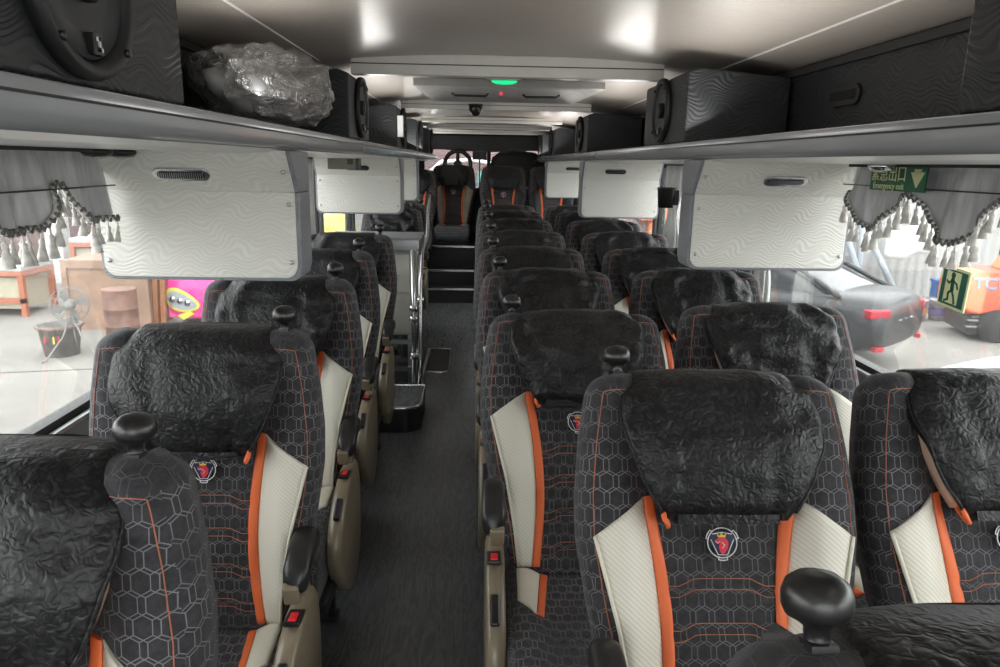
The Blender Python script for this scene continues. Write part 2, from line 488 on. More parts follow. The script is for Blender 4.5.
def badge_mesh():
    mb = MB(); y = -.020
    R = .026
    out = []
    for k in range(36):   # rounded triangular shield
        a = 2*PI*k/36; r = R*(.90 + .10*math.cos(3*(a+PI/2)))
        out.append((r*math.cos(a)*.92, r*math.sin(a)))
    mb.prism(out, 'Y', y, y+.006, 0)
    ring = [(R*1.08*math.cos(2*PI*k/40), y-.001, R*1.06*math.sin(2*PI*k/40)) for k in range(40)]
    mb.tube(ring, .0011, 5, 1, closed=True)
    for a0 in (PI*.17, PI*.83, -PI/2):
        pts = []
        for t in (-.30,-.27,-.12,0,.12,.27,.30):
            rr = R*(1.24 if abs(t) < .28 else 1.06)
            pts.append((rr*math.cos(a0+t), y-.001, rr*math.sin(a0+t)))
        mb.tube(pts, .0011, 5, 1)
    mb.tube([(-.019,y-.001,.016),(0,y-.001,.019),(.019,y-.001,.016)], .0009, 5, 1)
    mb.tube([(-.022,y-.001,.006),(-.009,y-.001,-.022),(.009,y-.001,-.022),(.022,y-.001,.006)], .0009, 5, 1)
    head = [(-.014,.004),(-.007,.009),(.006,.009),(.011,.002),(.010,-.009),(.004,-.018),(0,-.021),(-.004,-.017),(-.007,-.008),(-.005,-.001),(-.011,0)]
    mb.prism([(x*1.05,z) for x,z in head], 'Y', y-.002, y, 2)
    mb.prism([(-.008,.010),(-.010,.017),(-.005,.013),(-.001,.019),(.003,.013),(.008,.017),(.006,.010)], 'Y', y-.0022, y, 3)
    mb.tube([(-.003,y-.003,.002),(.004,y-.003,-.004),(-.001,y-.003,-.010)], .0009, 4, 1)
    mb.tube([(-.013,y-.002,.003),(-.009,y-.002,-.001),(-.005,y-.002,.003)], .0009, 4, 1)
    return mb
SH = {}   # shared meshes
def put(key, name, maker, mats, parent, **kw):
    if key not in SH:
        o = maker().build(name, mats, parent, **kw); SH[key] = o; return o
    o = SH[key].copy(); o.name = name; col.objects.link(o); o.parent = parent; return o

def cush_z(x, y):
    a = abs(x); z = .47 + .022*smooth01(.09,.16,a) - .05*max(0, (-y-.40)/.09)**2
    z += .018*smooth01(-.12, 0, y) * 0
    if a < .11:
        for g in (.10,.19,.28): z -= .005*math.exp(-((y+g)/.007)**2)
    if a > .17: e = min(1,(a-.17)/.045); z -= .04*(1-math.sqrt(max(0,1-e*e)))
    return z
def cushion_mesh():
    mb = MB(); rings = []
    ys = [.02-.0125*i for i in range(39)] + [-.468,-.478,-.486,-.490]
    for y in ys:
        t = max(0, (-y-.43)/.06); e = 1-math.sqrt(max(0,1-t*t)); w = .212-.02*e; ring = []
        for i in range(31):
            u = -1+2*i/30; x = w*u
            ring.append((x, y, cush_z(x, y)-.05*e))
        zb = .31+.06*e
        for i in range(9): ring.append((w*(1-2*i/8)*.98, y, zb))
        rings.append(ring)
    mb.loft(rings); return mb
def cpatch(xl, xr, yb, yt, th=.003, nu=6, nv=16, bow=.003):
    mb = MB()
    def f(u, v):
        x = lerp(xl(v), xr(v), u); y = lerp(yb(u), yt(u), v)
        return (x, y, cush_z(x, y)+th+bow*(1-(2*u-1)**4))
    return mb.sheet(f, nu, nv, 0, th+.004, True, (0,0,-1))

def console_outline():
    pts = [(.02,.57),(-.06,.60),(-.16,.585),(-.27,.53),(-.33,.46),(-.335,.38),(-.29,.30),(-.21,.225),(-.13,.19),(-.06,.215),(0,.28),(.03,.38)]
    out = []; n = len(pts)
    for i in range(n):       # smooth with catmull-rom
        p0, p1, p2, p3 = (Vector(pts[(i+k-1) % n]) for k in range(4))
        for t in (0,.33,.66):
            out.append(.5*((2*p1)+(p2-p0)*t+(2*p0-5*p1+4*p2-p3)*t*t+(3*p1-p0-3*p2+p3)*t**3))
    return out

def make_seat(side, cover=1, low=False, name='passenger_seat'):
    """side -1: knob and console on the left of the seat as seen in the photo, +1 on the right, 0 none"""
    root = empty(name)
    # cushion
    dz = 0
    cu = put('cushion', 'seat_cushion', cushion_mesh, 'hex', root)
    for sg in (-1, 1):
        X = (lambda v, sg=sg: sg*.128), (lambda v, sg=sg: sg*.150)
        put('cst%d'%sg, 'orange_stripe', lambda: cpatch(lambda v: sg*lerp(.092,.118,v), lambda v: sg*lerp(.112,.136,v), lambda u: -.01, lambda u: -.20), 'orange_trim', cu)
        put('cbo%d'%sg, 'cream_bolster', lambda: cpatch(lambda v: sg*lerp(.113,.137,v), lambda v: sg*lerp(.176,.180,v), lambda u: -.01, lambda u: lerp(-.20,-.15,u)), 'cream_leather', cu)
    # backrest
    ba = put('back', 'backrest', backrest_mesh, ['hex','crown'], root)
    ba.location = (0,0,.47)
    for sg in (-1, 1):
        put('stripe%d'%sg, 'orange_stripe', lambda: patch(
            lambda v: sg*(.112 - .020*math.sin(PI*min(1,v*1.05)) + .012*v), lambda v: sg*(.134 - .020*math.sin(PI*min(1,v*1.05)) + .013*v),
            lambda u: .02, lambda u: lerp(.500,.497,u), .004, 4, 30), 'orange_trim', ba)
        put('bolster%d'%sg, 'cream_bolster', lambda: patch(
            lambda v: sg*(.134 - .020*math.sin(PI*min(1,v*1.05)) + .014*v), lambda v: sg*interp([(0,.170),(.3,.185),(.6,.206),(1,.246)], v),
            lambda u: .02, lambda u: lerp(.497,.425,u), .003, 8, 30, bow=.005), 'cream_perf', ba)
        def piping():
            mb = MB(); pts = []
            for i in range(25):
                v = i/24; x = sg*interp([(0,.170),(.3,.185),(.6,.206),(1,.246)], v); s = lerp(.02,.425,v)
                pts.append((x*1.0, yf(x,s,hw(s))-.006, s))
            mb.tube(pts, .004, 6); return mb
        put('piping%d'%sg, 'bolster_piping', piping, 'cream_leather', ba)
    def stitch():
        mb = MB()
        for sg in (-1, 1):
            pts = []
            for i in range(48):
                s = .03 + (.668)*i/47; w = hw(s); x = sg*(w-.030)
                pts.append((x, yf(x,s,w)-.0005, s))
            x0 = pts[-1][0]
            for i in range(1, 9):
                x = x0*(1-i/14); pts.append((x, yf(x,.70,hw(.70))+.001, .700+.003*min(1,i/4)))
            mb.tube(pts, .0010, 4)
        for g in GRO:
            for o in (-.010,.010):
                pts = []
                for i in range(17):
                    x = -.112+.224*i/16; a = abs(x); s = g+o-.014*smooth01(.05,.085,a)
                    pts.append((x, yf(x,s,hw(s))-.0003, s))
                mb.tube(pts, .0009, 4)
        return mb
    put('stitch', 'stitching', stitch, 'orange_thread', ba)
    def topband():   # plain felt on the crown of the backrest, above the stitching
        mb = MB()
        def f(u, v):
            t = v*PI*.62; w = hw(.67)-.006
            x = lerp(-w, w, u); xx = x*(1-.16*max(0,v-.15)**1.5)
            s = .676 + .0655*math.sin(min(t, PI/2)); e = max(0,(s-(L-.045))/.045); e = 1-math.sqrt(max(0,1-min(1,e)**2))
            y = yf(x, .67, hw(.67)) + .045*e - .002
            if t > PI/2: s = L+.0015; y = lerp(y, .07, (t-PI/2)/(PI*.12))
            return (xx, y, s+.0015)
        mb.sheet(f, 30, 12, 0); return mb
    def headrest():
        mb = MB(); rings = []
        for j in range(13):
            q = j/12; s = .470+.17*q; w = interp([(0,.114),(.2,.134),(.6,.164),(1,.180)], q)
            rings.append([(w*math.copysign(abs(math.cos(a))**.5, math.cos(a)), -.027+.030*math.copysign(abs(math.sin(a))**.5, math.sin(a)), s) for a in [2*PI*k/24 for k in range(24)]])
        mb.loft(rings); return mb
    put('headrest', 'headrest_pad', headrest, 'peach_lining', ba)
    ck = 'cover%d' % cover
    put(ck, 'headrest_cover', lambda: headcover(cover, (1,1,1.6,2.2)[cover]), 'cover', ba)
    def loop():
        mb = MB()
        for sg in ((side,) if side else (-1,)):
            x = sg*.117
            mb.tube([(x,-.03,.50),(x+sg*.004,-.055,.480),(x+sg*.006,-.076,.458),(x,-.074,.446),(x-sg*.004,-.060,.450),(x-sg*.002,-.04,.47)], .005, 6)
        return mb
    put('loop%d'%side, 'strap_loop', loop, 'orange_trim', ba)
    put('badge', 'badge', lambda: badge_mesh(), ['badge_navy','badge_white','badge_red','badge_yellow'], ba)
    SHb = ba
    for c in col.objects:
        if c.parent == ba and c.name.startswith('badge'): c.location = (0, 0, .412)
    if side:
        ox = 0
        def knob():
            mb = MB(); x = side*.184
            mb.lathe([(.0,-.005),(.020,-.004),(.021,0),(.013,.005),(.010,.010),(.0105,.022),(.017,.027),(.0245,.031),(.0275,.038),(.0275,.048),(.024,.057),(.016,.063),(.007,.0655),(.0,.066)], (x,.024,L-.007), n=28)
            mb.box((x,.020,L+.0015),(.022,.022,.006)); return mb
        put('knob%d'%side, 'grab_knob', knob, 'knob_black', ba, rot=None)
        ol = console_outline()
        def cons():
            mb = MB(); x0, x1 = side*.214+ox, side*.262+ox
            rings = []
            cx = sum(p[0] for p in ol)/len(ol); cz = sum(p[1] for p in ol)/len(ol)
            for t, k in ((0,.93),(.15,1),(.8,1),(.94,.96),(1,.90)):
                rings.append([(lerp(x0,x1,t), cx+(p[0]-cx)*k, cz+(p[1]-cz)*k) for p in ol])
            mb.loft(rings); return mb
        co = put('console%d'%side, 'side_console', cons, 'tan_plastic', root)
        put('bezel%d'%side, 'button_bezel', lambda: MB().box((side*.240+ox,-.13,.597),(.036,.062,.012),0,Matrix.Rotation(-.12,3,'X')), 'knob_black', co, bevel=.003)
        put('button%d'%side, 'red_button', lambda: MB().box((side*.240+ox,-.137,.603),(.018,.034,.010),0,Matrix.Rotation(-.12,3,'X')), 'red_button', co, bevel=.003)
        put('lever%d'%side, 'recline_lever', lambda: MB().box((side*.240+ox,-.262,.540),(.022,.075,.016),0,Matrix.Rotation(.55,3,'X')), 'knob_black', co, bevel=.005)
        def arm():
            mb = MB(); mb.span((side*.218+ox,-.05,.56),(side*.250+ox,-.01,.70)); mb.box((side*.234+ox,-.075,.665),(.036,.12,.05),0,Matrix.Rotation(.25,3,'X')); return mb
        ar = put('armb%d'%side, 'armrest', arm, 'tan_plastic', root, bevel=.006)
        def pad():
            mb = MB(); rings = []
            for t in [i/14 for i in range(15)]:
                y = lerp(.03,-.13,t); z = .725 + .012*math.sin(PI*t) - .045*t*t; k = .5+.5*math.sin(PI*min(1,max(0,t*1.2+.1)))**.5 if t < .1 else (1 if t < .85 else math.sqrt(max(.05,1-((t-.85)/.15)**2)))
                rings.append([(side*.242+ox+.030*k*math.copysign(abs(math.cos(a))**.6,math.cos(a)), y, z-.012+.030*k*math.copysign(abs(math.sin(a))**.6,math.sin(a))) for a in [2*PI*q/20 for q in range(20)]])
            mb.loft(rings); return mb
        put('pad%d'%side, 'armrest_pad', pad, 'arm_black', ar)
    else:
        pass
    if not low:
        put('base', 'seat_pan', lambda: MB().span((-.23,-.43,.27),(.23,.03,.325)), 'dark_rubber', root, bevel=.01)
        for yy in (-.36,-.04):
            for xx in (-.15,.15):
                put('leg%.2f%.2f'%(yy,xx), 'leg', lambda: MB().span((xx-.02,yy-.02,.0),(xx+.02,yy+.02,.28)).span((xx-.03,yy-.03,0),(xx+.03,yy+.03,.02)), 'dark_rubber', root, bevel=.004)
    else:
        put('lowbase', 'seat_base', lambda: MB().span((-.22,-.42,.27),(.22,.02,.33)), 'dark_rubber', root, bevel=.01)
    return root, ba

def recline(root, deg):
    for c in col.objects:
        if c.parent == root and c.name.split('.')[0] == 'backrest':
            c.rotation_euler = (-math.radians(deg), 0, 0)

protos = {}
def seat(side, cover, x, y, rec, label, group, low=False, z=0):
    key = (side, cover, low)
    r, b = make_seat(side, cover, low)
    r.location = (x, y, z); recline(r, rec); tag(r, label, 'seat', group)
    b.rotation_euler = (-math.radians(rec), 0, 0)
    if side > 0: r.scale = (.97,1,.97)
    return r
GR, GL, GW = 'aisle-side passenger seats right of the aisle', 'passenger seats left of the aisle', 'window-side passenger seats on the right'
seat(-1, 1, .457, .29, 14, 'seat cut off by the bottom right corner, only its top and big knob showing', GR)
seat(-1, 1, .472, 1.08, 24, 'large seat right of the aisle, shield badge in full view below its black head cover', GR)
seat(-1, 3, .290, 1.74, 28, 'aisle-side seat on the right directly behind the large badged one, its cushion visible', GR)
seat(-1, 2, .275, 2.50, 24, 'third full seat along the right side of the aisle, wrinkled black head cover', GR)
seat(-1, 1, .262, 3.20, 22, 'fourth full passenger seat along the right side of the aisle, low rounded top', GR)
seat(-1, 2, .262, 3.98, 20, 'fifth full seat along the right side of the aisle, only its crown showing', GR)
seat(-1, 3, .262, 4.76, 17, 'sixth full seat along the right side of the aisle, only its crown showing', GR)
seat(-1, 1, .262, 5.56, 14, 'seventh full passenger seat along the right of the aisle', GR)
seat(-1, 2, .262, 6.36, 14, 'last floor-level seat along the right of the aisle, in front of the raised rear deck', GR)
seat(0, 1, 1.045, 1.10, 23, 'passenger seat cut off by the right photo edge, with cream bolster and shield badge', GW)
seat(0, 3, .870, 1.82, 24, 'window-side seat just in front of the dark parked car, crumpled black head cover', GW)
seat(0, 2, .870, 2.52, 23, 'window-side seat directly below the nearest right wall panel', GW)
seat(0, 3, .870, 3.22, 22, 'second window-side seat behind the one below the nearest right panel', GW)
seat(0, 2, .870, 3.98, 20, 'third window-side seat behind the one below the nearest right panel', GW)
seat(0, 3, .870, 4.76, 17, 'window-side seat directly below the second right wall panel', GW)
seat(0, 1, .870, 5.56, 14, 'window-side seat just past the second right wall panel', GW)
seat(0, 2, .870, 6.36, 14, 'farthest floor-level window-side seat on the right', GW)
seat(1, 1, -.625, .80, 6, 'nearest left passenger seat, cut off by the bottom left corner', GL)
seat(1, 1, -.622, 1.525, 7, 'left seat with whole black head cover and shield badge in view beside the window', GL)
seat(1, 2, -.645, 2.27, 6, 'second whole seat on the left, just below the nearest left wall panel', GL)
seat(1, 1, -.69, 3.04, 6, 'third whole seat on the left, dark cover partly hidden by the nearest left panel', GL)
seat(1, 2, -.70, 3.80, 6, 'fourth whole seat on the left, immediately in front of the stairwell cabinet', GL)
seat(1, 3, -.72, 6.05, 10, 'left seat behind the stairwell cabinet, below the second left wall panel', GL)
seat(1, 1, -.72, 6.85, 12, 'farthest floor-level seat on the left, behind the one beyond the cabinet', GL)

# rear deck seats
def rear_seat(x, y, z, label, cover=True):
    r, b = make_seat(0, 1, True, 'rear_seat')
    r.location = (x, y, z-.27); tag(r, label, 'seat', 'seats on the raised rear deck')
    b.rotation_euler = (-math.radians(9), 0, 0)
    for c in col.objects:
        k = c.name.split('.')[0]
        if (c.parent == b or (c.parent and c.parent.parent == r)) and k in ('cream_bolster','bolster_piping'):
            c.name = 'side_bolster' if k == 'cream_bolster' else k
            c.material_slots[0].link = 'OBJECT'; c.material_slots[0].material = M['tan_cloth' if x < 0 and x > -.5 else 'cushion_black']
    return r, b
rs, rb = rear_seat(-.305, 9.15, .585, 'rear centre seat at the top of the steps with orange piping and tan bolsters')
rear_seat(.30, 8.55, .585, 'dark seat on the raised rear deck, first to the right of the steps')
rear_seat(.87, 8.55, .585, 'dark seat on the raised rear deck beside the right wall')
rear_seat(-.76, 8.75, .53, 'dark seat on the raised rear deck beside the left wall')

# ------------------------------------------------------------------ bus shell
XL, XR, YF, YR = -1.05, 1.33, -1.6, 10.0
def S(mb, name, mats, **k): return struct(mb.build(name, mats, **k))
# floor with a sunken entry well on the left
S(MB().span((XL-.05,YF,-.06),(XR+.05,4.45,0)).span((-.42,4.45,-.06),(XR+.05,5.75,0)).span((XL-.05,5.75,-.06),(XR+.05,YR,0)), 'floor', 'floor')
S(MB().span((XL-.05,4.45,-.5),(-.42,5.75,-.44)).span((-.425,4.45,-.5),(-.42,5.75,-.06)).span((XL-.05,5.75,-.5),(-.42,5.76,-.06)).span((XL-.05,4.44,-.5),(-.42,4.45,-.06)), 'trim_1', 'step_black')
def zc(x): return 1.985 - .035*((x-.14)/.9)**2 - .02*abs((x-.14)/.9)**4
def zc2(x, y): return zc(x) - .004*max(0,y-3.2)
mb = MB(); mb.sheet(lambda u,v: (lerp(-1.1,1.4,u), lerp(YF,YR,v), zc2(lerp(-1.1,1.4,u), lerp(YF,YR,v))), 40, 20, 0, .07, True, (0,0,1))
S(mb, 'ceiling', 'ceiling')
for i, x in enumerate((-.655, .985)):
    for j, (y0, y1) in enumerate(((YF,3.15),(3.3,5.1))):
        mb = MB(); mb.sheet(lambda u,v: (x-.004+.008*u, lerp(y0,y1,v), zc2(x,lerp(y0,y1,v))-.002), 1, 12, 0, .004, False, (0,0,1))
        S(mb, 'trim_%d'%(10+i*2+j), 'white_strip')

PIL = {-1: [-.9, 3.15, 4.88, 6.15, 7.75], 1: [-.9, 3.42, 5.36, 7.35]}
SILL, TOP = .87, 1.56
for sg, X, nm in ((-1, XL, 'left'), (1, XR, 'right')):
    X2 = X+sg*.07
    mb = MB(); mb.span((X,YF,-.9 if False else -.06),(X2,YR,SILL)); mb.span((X,YF,TOP),(X2,YR,2.0)); mb.span((X,YF,SILL),(X2,YF+.1,TOP)); mb.span((X,8.6,SILL),(X2,YR,TOP))
    S(mb, 'wall_'+nm, 'wall_grey')
    pl = PIL[sg] + [8.6]
    k = 1 if sg < 0 else 11
    for i, p in enumerate(PIL[sg]):
        S(MB().span((X-sg*.005,p+.02,SILL),(X2,p+.11,TOP)), 'trim_%d'%(20+k+i), 'pillar_grey', bevel=.006)
    starts = [YF+.1] + [p+.11 for p in PIL[sg]]; ends = [p+.02 for p in PIL[sg]] + [8.6]
    for i, (a, b) in enumerate(zip(starts, ends)):
        w = empty('window_%d'%(k+i), (X+sg*.035,(a+b)/2,SILL)); struct(w)
        h = TOP-SILL; l = b-a
        MB().span((-.003,-l/2+.02,.02),(.003,l/2-.02,h-.02)).build('pane', 'window_glass', w)
        MB().span((-.02,-l/2,0),(.02,l/2,.025)).span((-.02,-l/2,h-.02),(.02,l/2,h)).span((-.02,-l/2,.025),(.02,-l/2+.025,h-.02)).span((-.02,l/2-.025,.025),(.02,l/2,h-.02)).build('window_frame', 'dark_rubber', w)
        MB().span((-sg*.035-.008,-l/2,-.004),(-sg*.035+.008,l/2,.008)).build('sill_strip', 'brushed_metal', w, bevel=.002)
# front: windscreen bay behind the camera
mb = MB(); mb.span((XL,YF-.06,-.06),(XR,YF,.55)).span((XL,YF-.06,1.9),(XR,YF,2.02)).span((XL,YF-.06,.55),(XL+.08,YF,1.9)).span((XR-.08,YF-.06,.55),(XR,YF,1.9))
S(mb, 'wall_front', 'wall_grey')
S(MB().span((XL+.08,YF-.035,.55),(XR-.08,YF-.03,1.9)), 'window_30', 'window_glass')
# rear wall
mb = MB(); mb.span((XL,YR,-.06),(XR,YR+.06,1.22)).span((XL,YR,1.72),(XR,YR+.06,2.0)).span((XL,YR,1.22),(-.72,YR+.06,1.72)).span((.95,YR,1.22),(XR,YR+.06,1.72)).span((.12,YR,1.22),(.17,YR+.06,1.72))
S(mb, 'wall_rear', 'soft_black')
S(MB().span((-.72,YR+.03,1.22),(.95,YR+.035,1.72)), 'window_31', 'window_glass')
S(MB().prism([(-.75,1.89),(.95,1.89),(.95,1.74),(.5,1.70),(.1,1.69),(-.3,1.70),(-.75,1.74)], 'Y', 9.62, 9.66), 'trim_41', 'speaker_black')
S(MB().span((XL,9.4,1.20),(XR,YR,1.24)), 'trim_42', 'soft_black')
# rear deck and steps
S(MB().span((XL,8.05,0),(-.66,YR,.53)).span((-.03,8.05,0),(XR,YR,.585)).span((-.66,8.95,0),(-.03,YR,.585)), 'trim_43', 'step_black')
for i, (y, z) in enumerate(((8.05,.165),(8.33,.335),(8.63,.58))):
    st = empty('trim_%d'%(44+i), (-.345,y,0)); struct(st)
    MB().span((-.315,0,0),(.315,.9 if i==2 else .32,z)).build('step', 'step_black', st)
    MB().span((-.315,-.012,z-.022),(.315,.022,z+.004)).build('step_nosing', 'chrome', st, bevel=.003)
# dark upper walls over the racks
for sg, x0, xw, nm in ((-1,-.90,XL,'left'),(1,1.15,XR,'right')):
    S(MB().span((x0,YF,1.63),(x0+sg*.03,9.6,1.885)), 'wall_upper_'+nm, 'dark_wave')
    S(MB().span((x0-sg*.012,YF,1.872),(x0+sg*.01,9.6,1.90)), 'trim_%d'%(50+sg), 'soft_black', bevel=.004)

# luggage racks
def rack(sg, xi, xo, label):
    r = empty('luggage_rack', (xi,0,1.56), 0, label, 'luggage rack')
    d = sg
    Y0, Y1 = YF+.02, 9.3
    prof = [(0,.076),(d*.02,.078),(d*.035,.066),(d*.06,.062),(xo-xi,.062),(xo-xi,.020),(d*.10,.012),(d*.045,.010),(d*.014,.016),(0,.030)]
    mb = MB(); mb.prism(prof, 'Y', Y0, Y1, 0)
    mb.build('shelf', 'rack_paint', r, bevel=.004)
    MB().span((-d*.003,Y0,.056),(d*.004,Y1,.0595)).build('edge_groove', 'dark_rubber', r)
    mb = MB(); mb.prism([(d*.012,.016),(d*.045,.008),(d*.12,.004),(xo-xi-d*.02,.008),(xo-xi-d*.02,.018),(d*.05,.018)], 'Y', Y0, Y1, 0)
    mb.build('underside', 'rack_white', r)
    MB().span((xo-xi-d*.16,.2,-.001),(xo-xi-d*.12,2.3 if sg>0 else 2.2,.010)).build('curtain_rail', 'soft_black', r)
    return r
rack(-1, -.5, XL, 'grey overhead luggage rack running along the left side of the bus')
rack(1, .745, XR, 'grey overhead luggage rack running along the right side of the bus')

# ------------------------------------------------------------------ speakers in boxes
def speaker_box(sg, xi, y0, y1, label, big=False):
    xo = -.895 if sg < 0 else 1.145
    r = empty('speaker_box', (xi+sg*.01,y0,1.638), 0, label, 'speaker', 'speaker boxes on the %s rack' % ('left' if sg<0 else 'right'))
    w = (xo-xi)-sg*.02; l = y1-y0; h = .262
    pts = [(0,0),(0,h-.015),(w*.12,h),(w,h-.03),(w,0)]
    m = MB(); m.prism(pts, 'Y', 0, l, 0); m.build('cabinet', 'dark_wave', r, bevel=.008)
    R = .126; cy, cz = l*.5, .132
    m = MB(); s = -sg
    m.lathe([(R*.99,0),(R,s*.012),(R*.97,s*.022),(R*.86,s*.020),(R*.80,s*.006),(R*.80,0)], (0,cy,cz), 'X', 40)
    m.build('surround', 'speaker_black', r)
    m = MB(); m.lathe([(R*.80,s*.004),(R*.78,s*.012),(R*.45,s*.006),(R*.30,s*.005)], (0,cy,cz), 'X', 40, cap=True); m.build('cone', 'speaker_cone', r)
    m = MB(); m.lathe([(R*.27,s*.004),(R*.27,s*.020),(R*.22,s*.024),(R*.18,s*.018),(R*.14,s*.026),(0.001,s*.028)], (0,cy,cz), 'X', 6); m.build('dust_cap', 'speaker_black', r, bevel=.003)
    for a in (.8,2.35,3.95,5.5):
        MB().lathe([(.006,s*.018),(.006,s*.026),(.003,s*.027)], (0,cy+R*.91*math.cos(a),cz+R*.91*math.sin(a)), 'X', 8).build('screw', 'knob_black', r)
    yb = cy+.01 if sg<0 else cy
    MB().span((s*.008,yb-.011,cz-.094),(s*.020,yb+.011,cz-.066)).build('speaker_badge', 'knob_black', r, bevel=.002)
    e = MB(); xx = s*.0212
    e.span((s*.019,yb-.002,cz-.089),(xx,yb+.003,cz-.071)).span((s*.019,yb-.002,cz-.089),(xx,yb+.008,cz-.084)).span((s*.019,yb-.006,cz-.076),(xx,yb+.003,cz-.071))
    e.build('speaker_mark', 'paper_white', r)
    return r
for k, (y0, y1, lb) in enumerate(((.66,1.33,'big black speaker box in the top left corner with round speaker facing the aisle'),
        (2.98,3.5,'black speaker box on the left rack just behind the plastic bag'),
        (4.35,4.95,'black speaker box on the left rack with a white paper strip on its edge'),
        (5.75,6.25,'third black speaker box past the bag on the left rack'),
        (7.2,7.7,'farthest black speaker box on the left rack'))):
    if k == 2: y0, y1 = 4.74, 5.3
    if k == 3: y0, y1 = 6.2, 6.8
    if k == 4: y0, y1 = 7.75, 8.3
    speaker_box(-1, -.5, y0, y1, lb)
for y0, y1, lb in ((.5,1.17,'patterned black speaker box cut off by the top right corner'),
        (2.72,3.38,'large whole black speaker box on the right rack, speaker facing the aisle'),
        (5.15,5.80,'second whole black speaker box along the right rack'),
        (7.35,7.95,'third whole black speaker box along the right rack'),
        (8.75,9.3,'farthest black speaker box on the right rack')):
    speaker_box(1, .745, y0, y1, lb)
tag(MB().span((-.506,4.69,1.70),(-.470,4.728,1.83)).build('paper_strip', 'paper_white', bevel=.004), 'white paper strip upright on the left rack beside a speaker box', 'paper')

# vents
def vent_mesh(r, w, h, mats=('chrome','vent_dark'), axis='Y', sgn=1, name='air_vent'):
    """oval louvre; built in the XZ plane facing -Y, parented to r"""
    def stad(w, h, n=10):
        pts = []
        for k in range(n+1): a = -PI/2+PI*k/n; pts.append((w/2-h/2+h/2*math.cos(a), h/2*math.sin(a)))
        for k in range(n+1): a = PI/2+PI*k/n; pts.append((-w/2+h/2+h/2*math.cos(a), h/2*math.sin(a)))
        return pts
    o = MB().prism(stad(w,h), 'Y', -.008, .004, 0).build('vent_frame', mats[0], r, bevel=.003)
    b = MB().prism(stad(w*.84,h*.56), 'Y', -.0095, -.006, 0).build('vent_opening', mats[1], r)
    m = MB(); n = 20
    for i in range(n): x = -w*.38+w*.76*i/(n-1); m.box((x,-.0105,0),(w*.012,.004,h*.46), 0, Matrix.Rotation(.12,3,'Y'))
    m.build('louvre', mats[0], r)
    return o
v = empty('air_vent', (1.146,2.33,1.775), PI/2, 'dark oval air vent in the upper right wall above the rack', 'air vent')
v.rotation_euler = (0,0,-PI/2)
vent_mesh(v, .19, .062, ('soft_black','vent_dark'))

# ------------------------------------------------------------------ partition panels
def partition(x0, x1, y, z0, z1, label, group, flip=1, box=None):
    """flip=1: body on the low x side is by the window (left row); aisle edge is x1"""
    r = empty('partition_panel', ((x0+x1)/2, y, z0), 0, label, 'wall panel', group)
    w = x1-x0; h = z1-z0; hc = h*.685; lean = .085; n = 8; rad = .035
    out = []
    cs = [(-w/2,0),(w/2,0)]
    for k in range(n+1): a = PI+PI/2*k/n; out.append((-w/2+rad+rad*math.cos(a), rad+rad*math.sin(a)))
    for k in range(n+1): a = -PI/2+PI/2*k/n; out.append((w/2-rad+rad*math.cos(a), rad+rad*math.sin(a)))
    def yz(z): return 0 if z <= hc else -lean*(z-hc)/(h-hc)
    # face sheet: lower flat part plus upper leaning part
    m = MB()
    lower = out + [(w/2,hc),(-w/2,hc)]
    m.prism(lower, 'Y', -.006, 0, 0)
    m.build('lower_board', 'panel_wave', r, bevel=.002)
    m = MB(); m.prism([(0-.006,hc),(0,hc),(-lean,h),(-lean-.006,h)], 'X', -w/2, w/2, 0); m.build('upper_board', 'panel_wave', r)
    # frame body behind
    m = MB()
    body = [(x*1.0,z) for x,z in out]; T = .125
    k = (w/2+.012)/(w/2)
    body = [(x*k, z-.010 if z < .02 else z) for x, z in out] + [(w/2+.012,hc),(-w/2-.012,hc)]
    m.prism(body, 'Y', .001, T, 0)
    m.prism([(0,hc),(T,hc),(T,h),(-lean+.001,h)], 'X', -w/2-.012, w/2+.012, 0)
    m.build('casing', 'panel_side', r, bevel=.004)
    for sx in (-1, 1):
        for zz in (.045, .205, h-.055):
            yy = yz(zz)-.008
            MB().lathe([(.0065,0),(.0065,-.004),(.003,-.006)], (sx*(w/2-.016), yy, zz), 'Y', 10).build('screw', 'brushed_metal', r)
    ve = empty('vent', (0, yz(h-.065)-.006, h-.065)); ve.parent = r; ve.rotation_euler = (-math.atan2(lean, h-hc)*-1, 0, 0)
    return r, ve, h, hc, lean
def add_vent(r, x, z, hc, h, lean, w=.15):
    t = math.atan2(lean, h-hc)
    y = -lean*(z-hc)/(h-hc)-.004
    # vent meshes baked into place as parts
    for nm, mk, mt in (('vent_frame', lambda m: m.prism(stad(w,.040),'Y',-.008,.004,0), 'chrome'), ('vent_opening', lambda m: m.prism(stad(w*.83,.022),'Y',-.0095,-.006,0), 'vent_dark')):
        m = MB(); mk(m); o = m.build(nm, mt, r, bevel=.002 if nm == 'vent_frame' else 0, loc=(x,y,z), rot=(t,0,0))
    m = MB(); n = 21
    for i in range(n): m.box((-w*.38+w*.76*i/(n-1),-.0105,0),(w*.011,.003,.019),0,Matrix.Rotation(.15,3,'Y'))
    m.build('louvre', 'brushed_metal', r, loc=(x,y,z), rot=(t,0,0))
def stad(w, h, n=10):
    pts = []
    for k in range(n+1): a = -PI/2+PI*k/n; pts.append((w/2-h/2+h/2*math.cos(a), h/2*math.sin(a)))
    for k in range(n+1): a = PI/2+PI*k/n; pts.append((-w/2+h/2+h/2*math.cos(a), h/2*math.sin(a)))
    return pts
GP1, GP2 = 'partition panels under the left rack', 'partition panels under the right rack'
